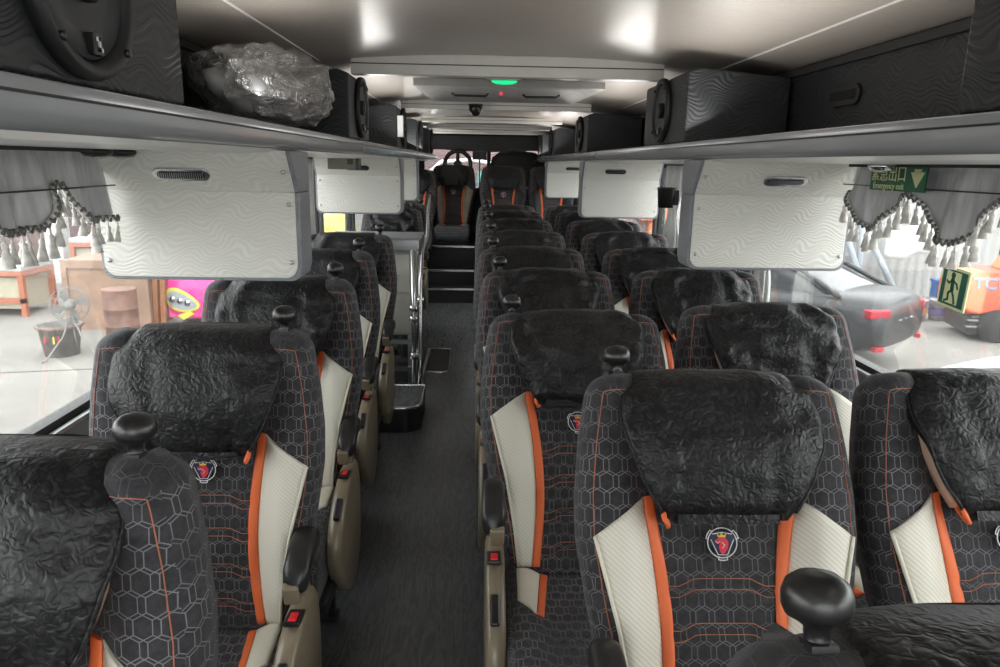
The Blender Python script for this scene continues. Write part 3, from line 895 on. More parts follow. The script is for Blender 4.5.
for x0, x1, y, z0, z1, lb, g, vx in (
    (-1.035,-.502,2.03,1.225,1.572,'large cream partition panel under the left rack, nearest, with chrome vent',GP1,-.02),
    (-1.035,-.502,4.78,1.222,1.572,'second cream partition panel under the left rack, with a beige box in front of its vent',GP1,.0),
    (-1.035,-.502,6.05,1.245,1.572,'farthest small white partition panel under the left rack',GP1,0),
    (.752,1.300,2.52,1.205,1.572,'large cream partition panel under the right rack, nearest, with chrome vent',GP2,.02),
    (.752,1.300,5.25,1.185,1.572,'second cream partition panel under the right rack',GP2,-.05),
    (.752,1.300,8.0,1.20,1.572,'farthest white partition panel under the right rack',GP2,.0)):
    r, ve, h, hc, lean = partition(x0, x1, y, z0, z1, lb, g)
    bpy.data.objects.remove(ve)
    add_vent(r, vx, h-.062, hc, h, lean)
# cup holder on the side of the nearest right panel
r = empty('cup_holder', (.700,2.70,1.40), 0, 'black cup holder fixed to the aisle side of the nearest right panel', 'cup holder')
MB().lathe([(.026,0),(.028,.0),(.034,.07),(.036,.074),(.033,.074),(.026,.008)], (0,0,0), 'Z', 20).build('cup', 'knob_black', r)
MB().span((.025,-.02,.01),(.042,.02,.065)).build('bracket', 'knob_black', r)
# beige box before the second left panel
r = empty('control_box', (-.80,4.55,1.498), 0, 'beige box with black end hanging under the left rack before the second panel', 'box')
MB().span((-.11,-.05,0),(.06,.05,.065)).build('housing', 'beige_box', r, bevel=.005)
MB().span((.06,-.05,0),(.078,.05,.07)).build('end_cap', 'knob_black', r, bevel=.003)
MB().span((.01,-.052,.03),(.045,-.049,.062)).build('display', 'knob_black', r)

# reading lamps under the racks
for x, y, lb in ((-.90,1.78,'small black reading lamp under the left rack above the curtain'),(-.90,1.90,'small black reading lamp under the left rack next to the nearest panel'),(1.12,2.02,'chrome oval reading lamp under the right rack above the curtain')):
    r = empty('reading_lamp', (x,y,1.566), 0, lb, 'lamp', 'reading lamps under the racks')
    MB().lathe([(.035,0),(.035,-.008),(.028,-.016),(.012,-.018)], (0,0,0), 'Z', 20).build('housing', 'chrome' if x > 0 else 'knob_black', r)
    MB().lathe([(.012,-.017),(.010,-.022),(.003,-.023)], (0,0,0), 'Z', 14).build('lens', 'brushed_metal', r)

# ------------------------------------------------------------------ curtains
def valance(X, sg, y0, y1, bot, label, folds, tasn):
    r = empty('curtain_valance', (X,0,1.56), 0, label, 'curtain')
    m = MB()
    def f(u, v):
        y = lerp(y0,y1,u); b = bot(y); z = lerp(1.562,b,v)
        x = -sg*(.012*math.sin(y*folds)+.006*math.sin(y*folds*2.3+1))*(.35+.65*v)
        return (x-sg*.018*v, y, z-1.56)
    m.sheet(f, 90, 10, 0, .003, True, (sg,0,0)); m.build('cloth', 'satin', r)
    def edge(y):
        p = f((y-y0)/(y1-y0), 1); return Vector(p)
    N = 150; pts = []; acc = [0]
    for i in range(N+1): pts.append(edge(lerp(y0,y1,i/N)))
    for a, b in zip(pts, pts[1:]): acc.append(acc[-1]+(b-a).length)
    def at(d):
        for i in range(N):
            if acc[i+1] >= d: return pts[i].lerp(pts[i+1], (d-acc[i])/max(1e-6,acc[i+1]-acc[i]))
        return pts[-1]
    m = MB(); T = acc[-1]; nb = int(T/.0085)
    m.tube([p+Vector((-sg*.006,0,.006)) for p in pts[::2]], .006, 6, 0)
    for i in range(nb):
        c = at(T*i/nb); m.box(c+Vector((-sg*.012,0,.006+(.003 if i%2 else -.003))), (.006,.005,.012), 1, Matrix.Rotation(.6 if i%2 else -.6,3,'X'))
    m.build('braid_trim', ['tassel_white','tassel_dark'], r)
    proto = None
    for i in range(tasn):
        c = at(T*(i+.5)/tasn)
        if proto is None:
            m = MB(); m.lathe([(.0015,0),(.0022,-.016),(.006,-.020),(.007,-.026),(.005,-.031),(.009,-.045),(.013,-.066),(.0135,-.068)], (0,0,0), 'Z', 8)
            proto = m.build('tassel', 'tassel_white', r); t = proto
        else:
            t = proto.copy(); col.objects.link(t)
        t.location = c+Vector((-sg*.01,0,0)); t.rotation_euler = (random.uniform(-.15,.15),0,random.uniform(0,3)); k = random.uniform(.8,1.1); t.scale = (k,k,k)
    return r
def botL(y):
    q = ((y-1.42)/.33) % 1.0   # peak at q=1/0.. low plateau around .5..95
    d = min(q,1-q)
    return 1.385 + .095*(1-smooth01(.0,.30,d))
def botR(y):
    q = ((y-2.05)/.40) % 1.0
    return 1.362 + .12*abs(math.cos(PI*q))**2.2
vl = valance(-1.0, -1, .75, 1.985, botL, 'grey satin curtain valance with fringe at the nearest left window', 42, 52)
vr = valance(1.255, 1, 1.0, 2.42, botR, 'grey satin curtain valance with fringe at the nearest right window', 38, 62)
for v_, X, y0, y1, z in ((vl,.035,.7,1.985,-.084),(vr,-.035,.9,2.42,-.057)):
    MB().tube([(X,lerp(y0,y1,i/8),z-.002*math.sin(PI*i/8)) for i in range(9)], .0022, 6).build('cord', 'knob_black', v_)
def drape(x, y, w, z0, z1, label, mat='white_cloth', waist=None):
    m = MB(); rings = []
    for j in range(14):
        q = j/13; z = lerp(z1,z0,q); k = 1 if waist is None else 1-.45*math.exp(-((q-waist)/.15)**2)
        rings.append([(x+(.022+.010*math.sin(9*a+q*2))*k*math.cos(a), y+(w/2+.012*math.sin(9*a+q*2))*k*math.sin(a), z) for a in [2*PI*i/54 for i in range(54)]])
    m.loft(rings)
    return tag(m.build('gathered_curtain', mat), label, 'curtain', 'gathered curtains at the windows')
drape(-.985, 4.25, .26, .95, 1.555, 'white gathered curtain at the left window before the second left panel')
drape(1.27, 4.72, .34, .95, 1.555, 'white gathered curtain between the two nearer right panels', waist=.5)
drape(1.27, 3.15, .14, .95, 1.555, 'white gathered curtain hanging behind the nearest right panel', waist=.6)
drape(1.27, 3.62, .20, .95, 1.555, 'dark gathered curtain behind the nearest right panel', 'dark_cloth')

# ------------------------------------------------------------------ signs
def text_mesh(s, size, name, mat, parent, loc, rot, sx=1, ext=.0006, align='CENTER'):
    cu = bpy.data.curves.new(name, 'FONT'); cu.body = s; cu.size = size; cu.extrude = ext; cu.align_x = align; cu.align_y = 'CENTER'
    to = bpy.data.objects.new(name+'_t', cu); col.objects.link(to)
    dg = bpy.context.evaluated_depsgraph_get(); me = bpy.data.meshes.new_from_object(to.evaluated_get(dg))
    bpy.data.objects.remove(to)
    o = bpy.data.objects.new(name, me); col.objects.link(o); me.materials.clear(); me.materials.append(M[mat])
    o.parent = parent; o.location = loc; o.rotation_euler = rot; o.scale = (sx,1,1); return o
# on the right wall, readable from inside: text runs towards -Y
RT = (PI/2, 0, -PI/2)
r = empty('emergency_exit_sign', (1.208,2.085,1.532), 0, 'green emergency exit sign with writing at the top of the right window', 'sign')
MB().span((0,-.135,-.040),(.004,.145,.030)).build('plate', 'sign_green', r)
text_mesh('緊急出口', .050, 'lettering', 'sign_glow', r, (-.003,.045,.006), RT, .92)
text_mesh('Emergency exit', .026, 'lettering', 'sign_glow', r, (-.003,.040,-.027), RT, 1.0)
MB().prism([(-.128,.014),(-.066,.014),(-.097,-.028)], 'X', -.003, 0, 0).build('arrow', 'sign_glow', r)
MB().prism([(-.112,.0225),(-.082,.0225),(-.082,.012),(-.112,.012)], 'X', -.003, 0, 0).build('arrow_shaft', 'sign_glow', r)

r = empty('running_man_sign', (1.345,1.964,1.230), 0, 'square green running man exit sticker on the right window glass', 'sign')
r.rotation_euler = (.06,0,0)
MB().span((-.004,-.060,-.058),(0,.060,.058)).build('plate', 'sign_glow', r)
MB().span((-.0052,-.052,-.050),(-.004,.052,.050)).build('field', 'sign_deep_green', r)
MB().span((-.0062,-.028,-.044),(-.0052,.034,.046)).build('doorway', 'sign_glow', r)
m = MB(); xx = -.0074
def limb(pts, w): 
    for (a, b) in zip(pts, pts[1:]):
        a, b = Vector(a), Vector(b); d = (b-a).normalized(); n_ = Vector((-d.y, d.x))*w/2; e = d*w*.3
        m.prism([(a-n_-e)[:], (b-n_+e)[:], (b+n_+e)[:], (a+n_-e)[:]], 'X', xx, xx+.0015, 0)
m.prism([(.004+.0085*math.cos(2*PI*k/16), .036+.0085*math.sin(2*PI*k/16)) for k in range(16)], 'X', xx, xx+.0015, 0)
limb([(.004,.024),(.000,-.004)], .014); limb([(.002,.022),(-.016,.014),(-.022,.002)], .0055); limb([(.006,.022),(.018,.012),(.028,.018)], .0055)
limb([(.002,-.004),(-.010,-.020),(-.018,-.040)], .007); limb([(.000,-.004),(.014,-.016),(.012,-.034),(.026,-.040)], .007)
m.build('running_figure', 'sign_deep_green', r)

# ------------------------------------------------------------------ ceiling fittings
def ceiling_bar(y, h, x0, x1, zt, label, d=.07):
    r = empty('ceiling_bar', ((x0+x1)/2,y,zt), 0, label, 'ceiling bar', 'ceiling cross bars')
    m = MB(); m.span((x0-(x0+x1)/2,0,-h),(x1-(x0+x1)/2,d,0)); m.build('bar', 'bar_beige', r, bevel=.004)
    m = MB(); m.span((x0-(x0+x1)/2+.004,-.0015,-h*.52),(x1-(x0+x1)/2-.004,.001,-h*.47)); m.build('seam', 'vent_dark', r)
    return r
ceiling_bar(3.16, .085, -.53, .775, 1.985, 'wide beige bar across the ceiling, nearest of the cross bars')
ceiling_bar(5.15, .06, -.53, .775, 1.965, 'second beige cross bar of the ceiling, behind the roof hatch')
ceiling_bar(6.9, .05, -.53, .775, 1.96, 'third beige cross bar of the ceiling')
ceiling_bar(8.1, .05, -.56, .80, 1.955, 'fourth beige cross bar of the ceiling')
ceiling_bar(9.3, .05, -.60, .85, 1.95, 'farthest beige cross bar of the ceiling, above the rear window')
r = empty('air_duct_strip', (.12,3.42,1.972), 0, 'mirrored strip across the ceiling just behind the nearest cross bar', 'ceiling strip')
MB().span((-.60,0,-.012),(.60,.13,.006)).build('mirror_strip', 'chrome', r, bevel=.003)
MB().span((-.60,.13,-.018),(.60,.15,.006)).build('edge_strip', 'white_strip', r, bevel=.002)
m = MB()
for x0, x1 in ((-.30,-.16),(-.14,-.02),(0,.10),(.32,.55)): m.span((x0,.02,-.014),(x1,.09,-.011))
m.build('slots', 'vent_dark', r)
r = empty('roof_hatch', (.16,4.35,1.955), 0, 'grey emergency roof hatch with two black handles in the ceiling', 'roof hatch')
m = MB()
m.loft([[(-.50,-.42,.02),(.50,-.42,.02),(.46,.52,.02),(-.46,.52,.02)],[(-.50,-.42,-.02),(.50,-.42,-.02),(.46,.52,-.02),(-.46,.52,-.02)],[(-.46,-.38,-.025),(.46,-.38,-.025),(.42,.48,-.025),(-.42,.48,-.025)],[(-.40,-.30,-.002),(.40,-.30,-.002),(.37,.42,-.002),(-.37,.42,-.002)]], 0, True, False)
m.build('hatch_frame', 'hatch_grey', r, bevel=.004)
for sx in (-1, 1):
    MB().tube([(sx*.10,.12,-.006),(sx*.12,.12,-.020),(sx*.30,.12,-.018),(sx*.32,.12,-.006)], .007, 8).build('handle', 'knob_black', r)
MB().box((-.03,.05,-.010),(.022,.022,.018)).build('red_knob', 'red_led', r, bevel=.005)
r = empty('green_indicator_lamp', (.125,3.72,1.955), 0, 'lit green lamp hanging from the ceiling before the roof hatch', 'lamp')
MB().span((-.085,-.02,-.010),(.085,.02,.02)).build('housing', 'brushed_metal', r, bevel=.004)
MB().lathe([(.001,0),(.065,0),(.06,-.008),(.04,-.016),(.001,-.019)], (0,0,-.010), 'Z', 24, sy=.25).build('lens', 'green_led', r)
r = empty('ceiling_camera', (-.02,5.05,1.925), 0, 'small black dome camera under the second cross bar', 'camera')
MB().lathe([(.045,0),(.045,-.02),(.040,-.04),(.024,-.062),(.004,-.070)], (0,0,0), 'Z', 20).build('dome', 'knob_black', r)
MB().lathe([(.05,.008),(.05,0)], (0,0,0), 'Z', 20).build('mount', 'soft_black', r)

# ------------------------------------------------------------------ plastic bag on the left rack
m = MB(); bmesh.ops.create_icosphere(m.bm, subdivisions=6, radius=1)
for v in m.bm.verts:
    p = v.co.copy(); d = 1 + .22*noise.noise(p*1.6+Vector((3,1,2))) + .10*noise.noise(p*4+Vector((1,7,2))) + .05*(1-abs(noise.noise(p*8)))+ .03*noise.noise(p*16)
    v.co = Vector((p.x*.175*d, p.y*.40*d, p.z*.135*d))
    if v.co.z < -.10: v.co.z = -.10-.01*noise.noise(p*9)
    if v.co.z > .10 and p.y > 0: v.co.z += .03*abs(noise.noise(p*5+Vector((5,5,5))))
for f in m.bm.faces: f.smooth = True
r = empty('plastic_bag', (-.685,2.50,1.770), 0, 'crumpled clear plastic bag lying on the left luggage rack', 'plastic bag')
m.build('film', 'film', r)
m = MB(); bmesh.ops.create_icosphere(m.bm, subdivisions=4, radius=1)
for v in m.bm.verts:
    p = v.co.copy(); d = 1+.25*noise.noise(p*2); v.co = Vector((p.x*.12*d, p.y*.33*d-.10, max(-.09, p.z*.085*d-.015)))
for f in m.bm.faces: f.smooth = True
m.build('contents', 'wall_grey', r)
# ------------------------------------------------------------------ entry stairwell: box, rails, cabinet
def rounded(x0, y0, x1, y1, rr, corners):
    pts = []
    for cx, cy, a0, key in ((x0,y0,PI,'a'),(x1,y0,1.5*PI,'b'),(x1,y1,0,'c'),(x0,y1,.5*PI,'d')):
        if key in corners:
            ox = cx+rr if cx == x0 else cx-rr; oy = cy+rr if cy == y0 else cy-rr
            for k in range(7): a = a0+PI/2*k/6; pts.append((ox+rr*math.cos(a), oy+rr*math.sin(a)))
        else: pts.append((cx, cy))
    return pts
r = empty('stair_platform', (-.70,4.0,0), 0, 'black box platform with chrome edge left of the aisle beside the stairwell', 'platform')
pts = rounded(-.35,0,.375,.44,.10,'b')
MB().prism(pts, 'Z', .0, .15, 0).build('platform_body', 'step_black', r)
MB().prism(rounded(-.34,.012,.362,.43,.09,'b'), 'Z', .150, .156, 0).build('platform_top', 'floor', r)
MB().tube([(p[0],p[1],.150) for p in pts], .011, 8, closed=True).build('chrome_edge', 'chrome', r)
r = empty('floor_recess', (-.30,5.6,0), 0, 'flat dark panel standing for a shaded floor recess, rounded chrome frame, in the aisle', 'floor panel')
pts = rounded(-.09,-.36,.09,.34,.05,'bc')
MB().prism(pts, 'Z', .0, .004, 0).build('panel', 'dark_rubber', r)  # flat sheet; the shade of the recess is put into its dark colour
MB().tube([(p[0],p[1],.006) for p in pts], .009, 8, closed=True).build('frame', 'chrome', r)
r = empty('stair_railing', (-.41,4.5,0), 0, 'chrome railing with upright posts along the aisle side of the stairwell', 'railing')
for (x,y,z1) in ((.0,.12,1.0),(.02,.42,.93)):
    MB().tube([(x,y,0),(x,y,z1)], .014, 12).build('post', 'chrome', r)
MB().tube([(.045,-.02,.10),(.045,.10,.30),(.045,.14,.80),(.045,.35,.97),(.045,.80,1.02),(.045,.92,1.22),(.045,1.15,1.30),(.045,1.35,1.20),(.045,1.38,.9)], .010, 12).build('handrail', 'chrome', r)
for z in (.30,.62): MB().tube([(0,.12,z),(.02,.42,z)], .012, 10).build('rail', 'chrome', r)
for (x, y, z) in ((0,.12,.62),(0,.12,.30),(.02,.42,.62),(0,.12,.55)): MB().lathe([(.028,-.02),(.028,.02)], (x,y,z), 'Z', 14).build('clamp', 'chrome', r)
MB().span((.01,-.05,.0),(.035,1.3,.05)).build('kick_strip', 'brushed_metal', r, bevel=.004)
r = empty('stairwell_cabinet', (-.73,4.98,0), 0, 'cream cabinet with chrome handle and grey top over the stairwell left of the aisle', 'cabinet')
MB().span((-.30,.02,.35),(.285,.40,.95)).build('body', 'cabinet_cream', r, bevel=.006)
MB().span((-.28,.0,.37),(.265,.02,.64)).build('door', 'cabinet_cream', r, bevel=.004)
d = MB().span((-.28,.0,.66),(.265,.02,.93)).build('door', 'cabinet_cream', r, bevel=.004)
MB().tube([(.10,0,.80),(.10,-.05,.80),(.19,-.05,.80)], .009, 8).build('handle', 'chrome', d)
MB().span((-.33,-.06,.955),(.335,.46,1.035)).build('worktop', 'brushed_metal', r, bevel=.008)
MB().span((-.32,-.05,1.035),(.325,.45,1.04)).build('worktop_mat', 'wall_grey', r)
for x in (-.27,.26): MB().span((x-.02,.05,-.44),(x+.02,.09,.35)).span((x-.02,.33,-.44),(x+.02,.37,.35)).build('leg', 'brushed_metal', r)
MB().span((-.30,.03,.28),(.285,.06,.31)).span((-.30,.03,.08),(.285,.06,.11)).build('cross_rail', 'brushed_metal', r)
r = empty('stairwell_step', (-.74,5.40,-.44), 0, 'grey step in the stairwell below the cabinet', 'step')
MB().span((-.30,-.02,.0),(.30,.34,.22)).build('tread', 'floor', r)
MB().span((-.30,-.03,.20),(.30,-.01,.225)).build('nosing', 'chrome', r)

# ------------------------------------------------------------------ rear shelf things
r = empty('spoked_wheel', (-.26,9.55,1.53), 0, 'round black spoked wheel standing upright before the rear window', 'wheel')
MB().tube([(.165*math.cos(2*PI*k/32),0,.165*math.sin(2*PI*k/32)) for k in range(32)], .028, 10, closed=True).build('rim', 'knob_black', r)
for a in (PI/2+.0, PI*1.17, PI*1.83):
    MB().tube([(0,0,0),(.16*math.cos(a),0,.16*math.sin(a))], [.03,.018], 8).build('spoke', 'speaker_cone', r)
MB().lathe([(.05,-.03),(.055,0),(.05,.03)], (0,0,0), 'Y', 18).build('hub', 'speaker_cone', r)
MB().tube([(0,.02,-.16),(0,.10,-.29)], .03, 8).build('stand', 'knob_black', r)
def lump(name, mat, loc, dims, label, cat, seed, flat=None):
    m = MB(); bmesh.ops.create_icosphere(m.bm, subdivisions=4, radius=1)
    for v in m.bm.verts:
        p = v.co.copy(); q = Vector([math.copysign(abs(c)**.7, c) for c in p]); d = 1+.12*noise.noise(p*2.2+Vector((seed,0,0)))+.05*noise.noise(p*6+Vector((seed,2,0)))
        v.co = Vector((q.x*dims[0]*d, q.y*dims[1]*d, q.z*dims[2]*d))
        if flat is not None: v.co.z = max(v.co.z, flat)
    for f in m.bm.faces: f.smooth = True
    return tag(m.build(name, mat, loc=loc), label, cat)
lump('black_bag', 'cushion_black', (.50,9.62,1.47), (.36,.14,.24), 'large black bag on the rear shelf before the right half of the rear window', 'bag', 3.3, -.225)
r = empty('monitor', (.02,9.45,1.60), 0, 'small black monitor on a stalk in front of the rear window', 'monitor')
MB().span((-.09,-.01,-.01),(.09,.01,.09)).build('screen', 'speaker_black', r, bevel=.004)
MB().span((-.06,.01,.09),(.06,.03,.105)).span((-.01,.0,-.36),(.01,.02,-.01)).build('stalk', 'knob_black', r)

# ------------------------------------------------------------------ outside
G = -1.0
S(MB().span((-60,-30,G-.1),(60,60,G)), 'ground', 'concrete')
tag(MB().tube([(-12,7.2,G+.003),(-3,9.0,G+.003)], .012, 4).build('floor_crack', 'bucket_grey'), 'dark joint line across the concrete outside the left window', 'joint')
# left workshop
S(MB().span((-24,17.6,G),(-3,17.8,3.2)), 'wall_workshop', 'maroon_wall')
S(MB().span((1.5,14.6,G),(26,14.7,1.75)), 'wall_sheds', 'corrugated_sheet')
for x, lb in ((-8.55,'pale upright post in the workshop outside the left window'),):
    r = empty('workshop_post', (x,15.0,G), 0, lb, 'post'); MB().span((-.17,-.17,0),(.17,.17,3.6)).build('column', 'post_white', r, bevel=.02)
    MB().span((-.24,-.24,0),(.24,.24,.03)).build('base_plate', 'pole_grey', r)
def bench(x0, x1, y0, y1, h, label):
    cx, cy = (x0+x1)/2, (y0+y1)/2; a, b = (x1-x0)/2, (y1-y0)/2
    r = empty('work_bench', (cx,cy,G), 0, label, 'work bench', 'orange work benches')
    MB().span((-a,-b,h-.09),(a,b,h)).build('bench_top', 'bench_top', r, bevel=.01)
    MB().span((-a,-b-.01,h-.17),(a,b,h-.09)).build('apron', 'bench_orange', r)
    for sx in (-1,1):
        for sy in (-1,1): MB().span((sx*(a-.04)-.04,sy*(b-.04)-.04,0),(sx*(a-.04)+.04,sy*(b-.04)+.04,h-.17)).build('leg', 'bench_orange', r)
    MB().span((-a,-b,.22),(a,-b+.06,.30)).span((-a,b-.06,.22),(a,b,.30)).build('cross_rail', 'bench_orange', r)
    MB().span((-a+.08,-b+.08,.12),(a-.08,b-.08,h-.2)).build('side_board', 'bench_cream', r)
    return r
bench(-9.6,-7.25,11.6,12.5,.83,'orange framed work bench at the left edge of the photo outside the window')
bench(-7.9,-6.6,14.2,15.0,1.0,'orange framed bench behind the fan, half hidden by the nearest left panel')
tag(MB().tube([(-7.55,11.45,-.18),(-7.5,11.2,-.25),(-7.42,11.1,-.75),(-7.5,11.0,-.98),(-7.9,10.9,-.985)], .03, 8).build('grey_hose', 'tassel_dark'), 'dark hose hanging from the orange work bench to the ground', 'hose')
tag(MB().box((-8.95,16,-.25),(.9,.5,1.5)).build('maroon_cabinet', 'maroon_wall', bevel=.03), 'dark maroon cabinet in the workshop behind the orange bench', 'cabinet')
r = empty('mixing_bucket', (-5.45,9.35,G), 0, 'paint stained grey bucket on the ground outside the left window', 'bucket')
MB().lathe([(.001,.0),(.20,.0),(.25,.38),(.275,.385),(.275,.405),(.245,.405),(.195,.03),(.001,.03)], (0,0,0), 'Z', 28, cap=False).build('tub', 'bucket_grey', r)
MB().lathe([(.278,.375),(.285,.39),(.278,.405)], (0,0,0), 'Z', 28, cap=False).build('rim', 'rust_drum', r)
for a, mt in ((-1.9,'badge_red'),(-1.4,'badge_yellow'),(-1.15,'badge_red')):
    MB().box((.231*math.cos(a),.231*math.sin(a),.24),(.022,.022,.10),0,Matrix.Rotation(a,3,'Z')).build('paint_splash', mt, r, bevel=.009)
r = empty('floor_fan', (-5.18,9.15,G), 0, 'dusty grey floor fan on tubular legs beside the paint bucket', 'fan')
ang = Matrix.Rotation(.3,3,'Z')
def RV(p): return ang @ Vector(p)
for rr, yy in ((.22,0),(.15,-.04),(.22,.08)):
    MB().tube([RV((rr*math.cos(2*PI*k/28), yy, .70+rr*math.sin(2*PI*k/28))) for k in range(28)], .006, 6, closed=True).build('guard_ring', 'fan_grey', r)
for k in range(12):
    a = 2*PI*k/12; MB().tube([RV((.05*math.cos(a),-.06,.70+.05*math.sin(a))), RV((.22*math.cos(a),0,.70+.22*math.sin(a)))], .004, 5).build('guard_wire', 'fan_grey', r)
m = MB()
for k in range(4):
    a = PI/2*k+.4
    m.prism([RV((.04*math.cos(a)+0, 0, 0))[:2]]*0 or [(.05*math.cos(a-.3),.70+.05*math.sin(a-.3)),(.18*math.cos(a-.45),.70+.18*math.sin(a-.45)),(.20*math.cos(a),.70+.20*math.sin(a)),(.16*math.cos(a+.35),.70+.16*math.sin(a+.35)),(.05*math.cos(a+.3),.70+.05*math.sin(a+.3))], 'Y', .02, .03, 0)
m.build('blades', 'fan_grey', r, rot=(0,0,.3))
m = MB(); m.lathe([(.055,-.07),(.06,-.05),(.07,.06),(.05,.14)], (0,0,.70), 'Y', 16); m.build('motor', 'fan_grey', r, rot=(0,0,.3))
for sx in (-1,1):
    MB().tube([RV((sx*.04,.02,.48)),RV((sx*.10,-.02,.30)),RV((sx*.30,-.14,.02)),RV((sx*.34,-.16,.015))], .012, 8).build('leg', 'fan_grey', r)
MB().tube([RV((0,.05,.50)),RV((0,.22,.02))], .012, 8).build('leg', 'fan_grey', r)
MB().box((0,.05,.5),(.09,.09,.10)).build('switch_box', 'fan_grey', r, bevel=.01)
r = empty('steel_drum', (-4.93,9.95,G), 0, 'rusty red steel drum behind the floor fan', 'drum')
MB().lathe([(.001,0),(.21,0),(.215,.01),(.215,.26),(.223,.27),(.215,.28),(.215,.50),(.223,.51),(.215,.52),(.215,.76),(.222,.78),(.205,.78),(.001,.765)], (0,0,0), 'Z', 28, cap=False).build('barrel', 'rust_drum', r)
MB().lathe([(.03,.765),(.03,.785),(.001,.785)], (.1,0,0), 'Z', 10, cap=False).build('bung', 'fan_grey', r)
r = empty('plywood_crate', (-5.42,11.1,G), 0, 'large reddish plywood crate below the nearest left panel', 'crate')
MB().span((-.72,-.3,0),(.50,.5,1.05)).build('box', 'plywood', r, bevel=.01)
MB().span((-.74,-.33,.93),(.52,-.30,1.05)).span((-.74,-.33,0),(.52,-.30,.10)).span((-.74,-.33,.1),(-.66,-.30,.93)).build('batten', 'plywood', r)
for k, (x, t) in enumerate(((-4.86,.05),(-4.75,.05))):
    tag(MB().box((0,0,.45),(.07,.06,.95),0,Matrix.Rotation(t,3,'Y')).build('timber_plank', 'wood_brown', loc=(x,10.9,G+.01)), ('brown plank leaning on the right of the plywood crate','brown plank leaning closest to the pink vehicle')[k], 'plank', 'planks by the crate')
# pink vehicle
r = empty('pink_bus', (-3.66,11.05,G-.22), 0, 'bright pink vehicle with yellow edged headlight outside the left windows', 'vehicle')
m = MB(); m.prism([(0,.34),(0,.75),(.05,.92),(.10,.98),(6,.98),(6,.30)], 'X', -1.12, 1.1, 0); m.build('lower_body', 'pink_paint', r, bevel=.05, seg=3)
m = MB(); m.prism([(.06,.98),(.30,2.6),(.6,2.75),(6,2.75),(6,.98)], 'X', -1.10, 1.08, 0); m.build('windscreen', 'car_glass', r, bevel=.04)
def leaf(cx, cz, w, h, k=1):
    pts = []
    for i in range(24):
        a = 2*PI*i/24; x = w*math.cos(a); z = h*math.sin(a)*(1-.35*math.cos(a)) - .12*w*math.cos(a)**1
        pts.append((cx+x, cz+z-.25*x*.6))
    return pts
h_ = MB().prism(leaf(-.86,.62,.26,.17),'Y',-.03,.01,0).build('headlight_surround','headlight_yellow',r,bevel=.01)
MB().prism(leaf(-.86,.62,.22,.125),'Y',-.04,-.025,0).build('headlight_lens','pole_grey',h_)
for x in (-1.0,-.89,-.78): MB().lathe([(.048,-.05),(.045,-.042),(.03,-.039),(.022,-.048),(.001,-.05)],(x,0,.62+.25*(-.86-x)),'Y',16).build('lamp_ring','chrome',h_)
MB().prism([(-.95,.40),(-.75,.47),(-.70,.42),(-.86,.33)],'Y',-.03,.01,0).build('fog_lamp_trim','headlight_yellow',r)
for sx in (-.9,.9): MB().lathe([(.30,-.12),(.34,-.08),(.34,.08),(.30,.12)],(sx,1.2,.34),'X',24).build('wheel','tyre',r)
# yellow wrapped goods farther on
lump('yellow_tarp_bundle', 'tarp_yellow', (-2.05,10.2,G+.85), (.50,.5,.95), 'yellow and red wrapped bundle seen under the second left panel', 'bundle', 8.1, -.85)
tag(MB().box((2.3,14.1,G+.6),(1.3,.5,1.2)).build('red_rack', 'fork_red', bevel=.05), 'blurred red object outside beneath the second right panel', 'machine')
tag(MB().span((3.2,14.2,G+1.5),(3.75,14.59,G+1.95)).span((3.4,14.3,G),(3.5,14.4,G+1.5)).build('orange_box', 'fork_orange', bevel=.03), 'small orange box outside between the two nearer right panels', 'box')

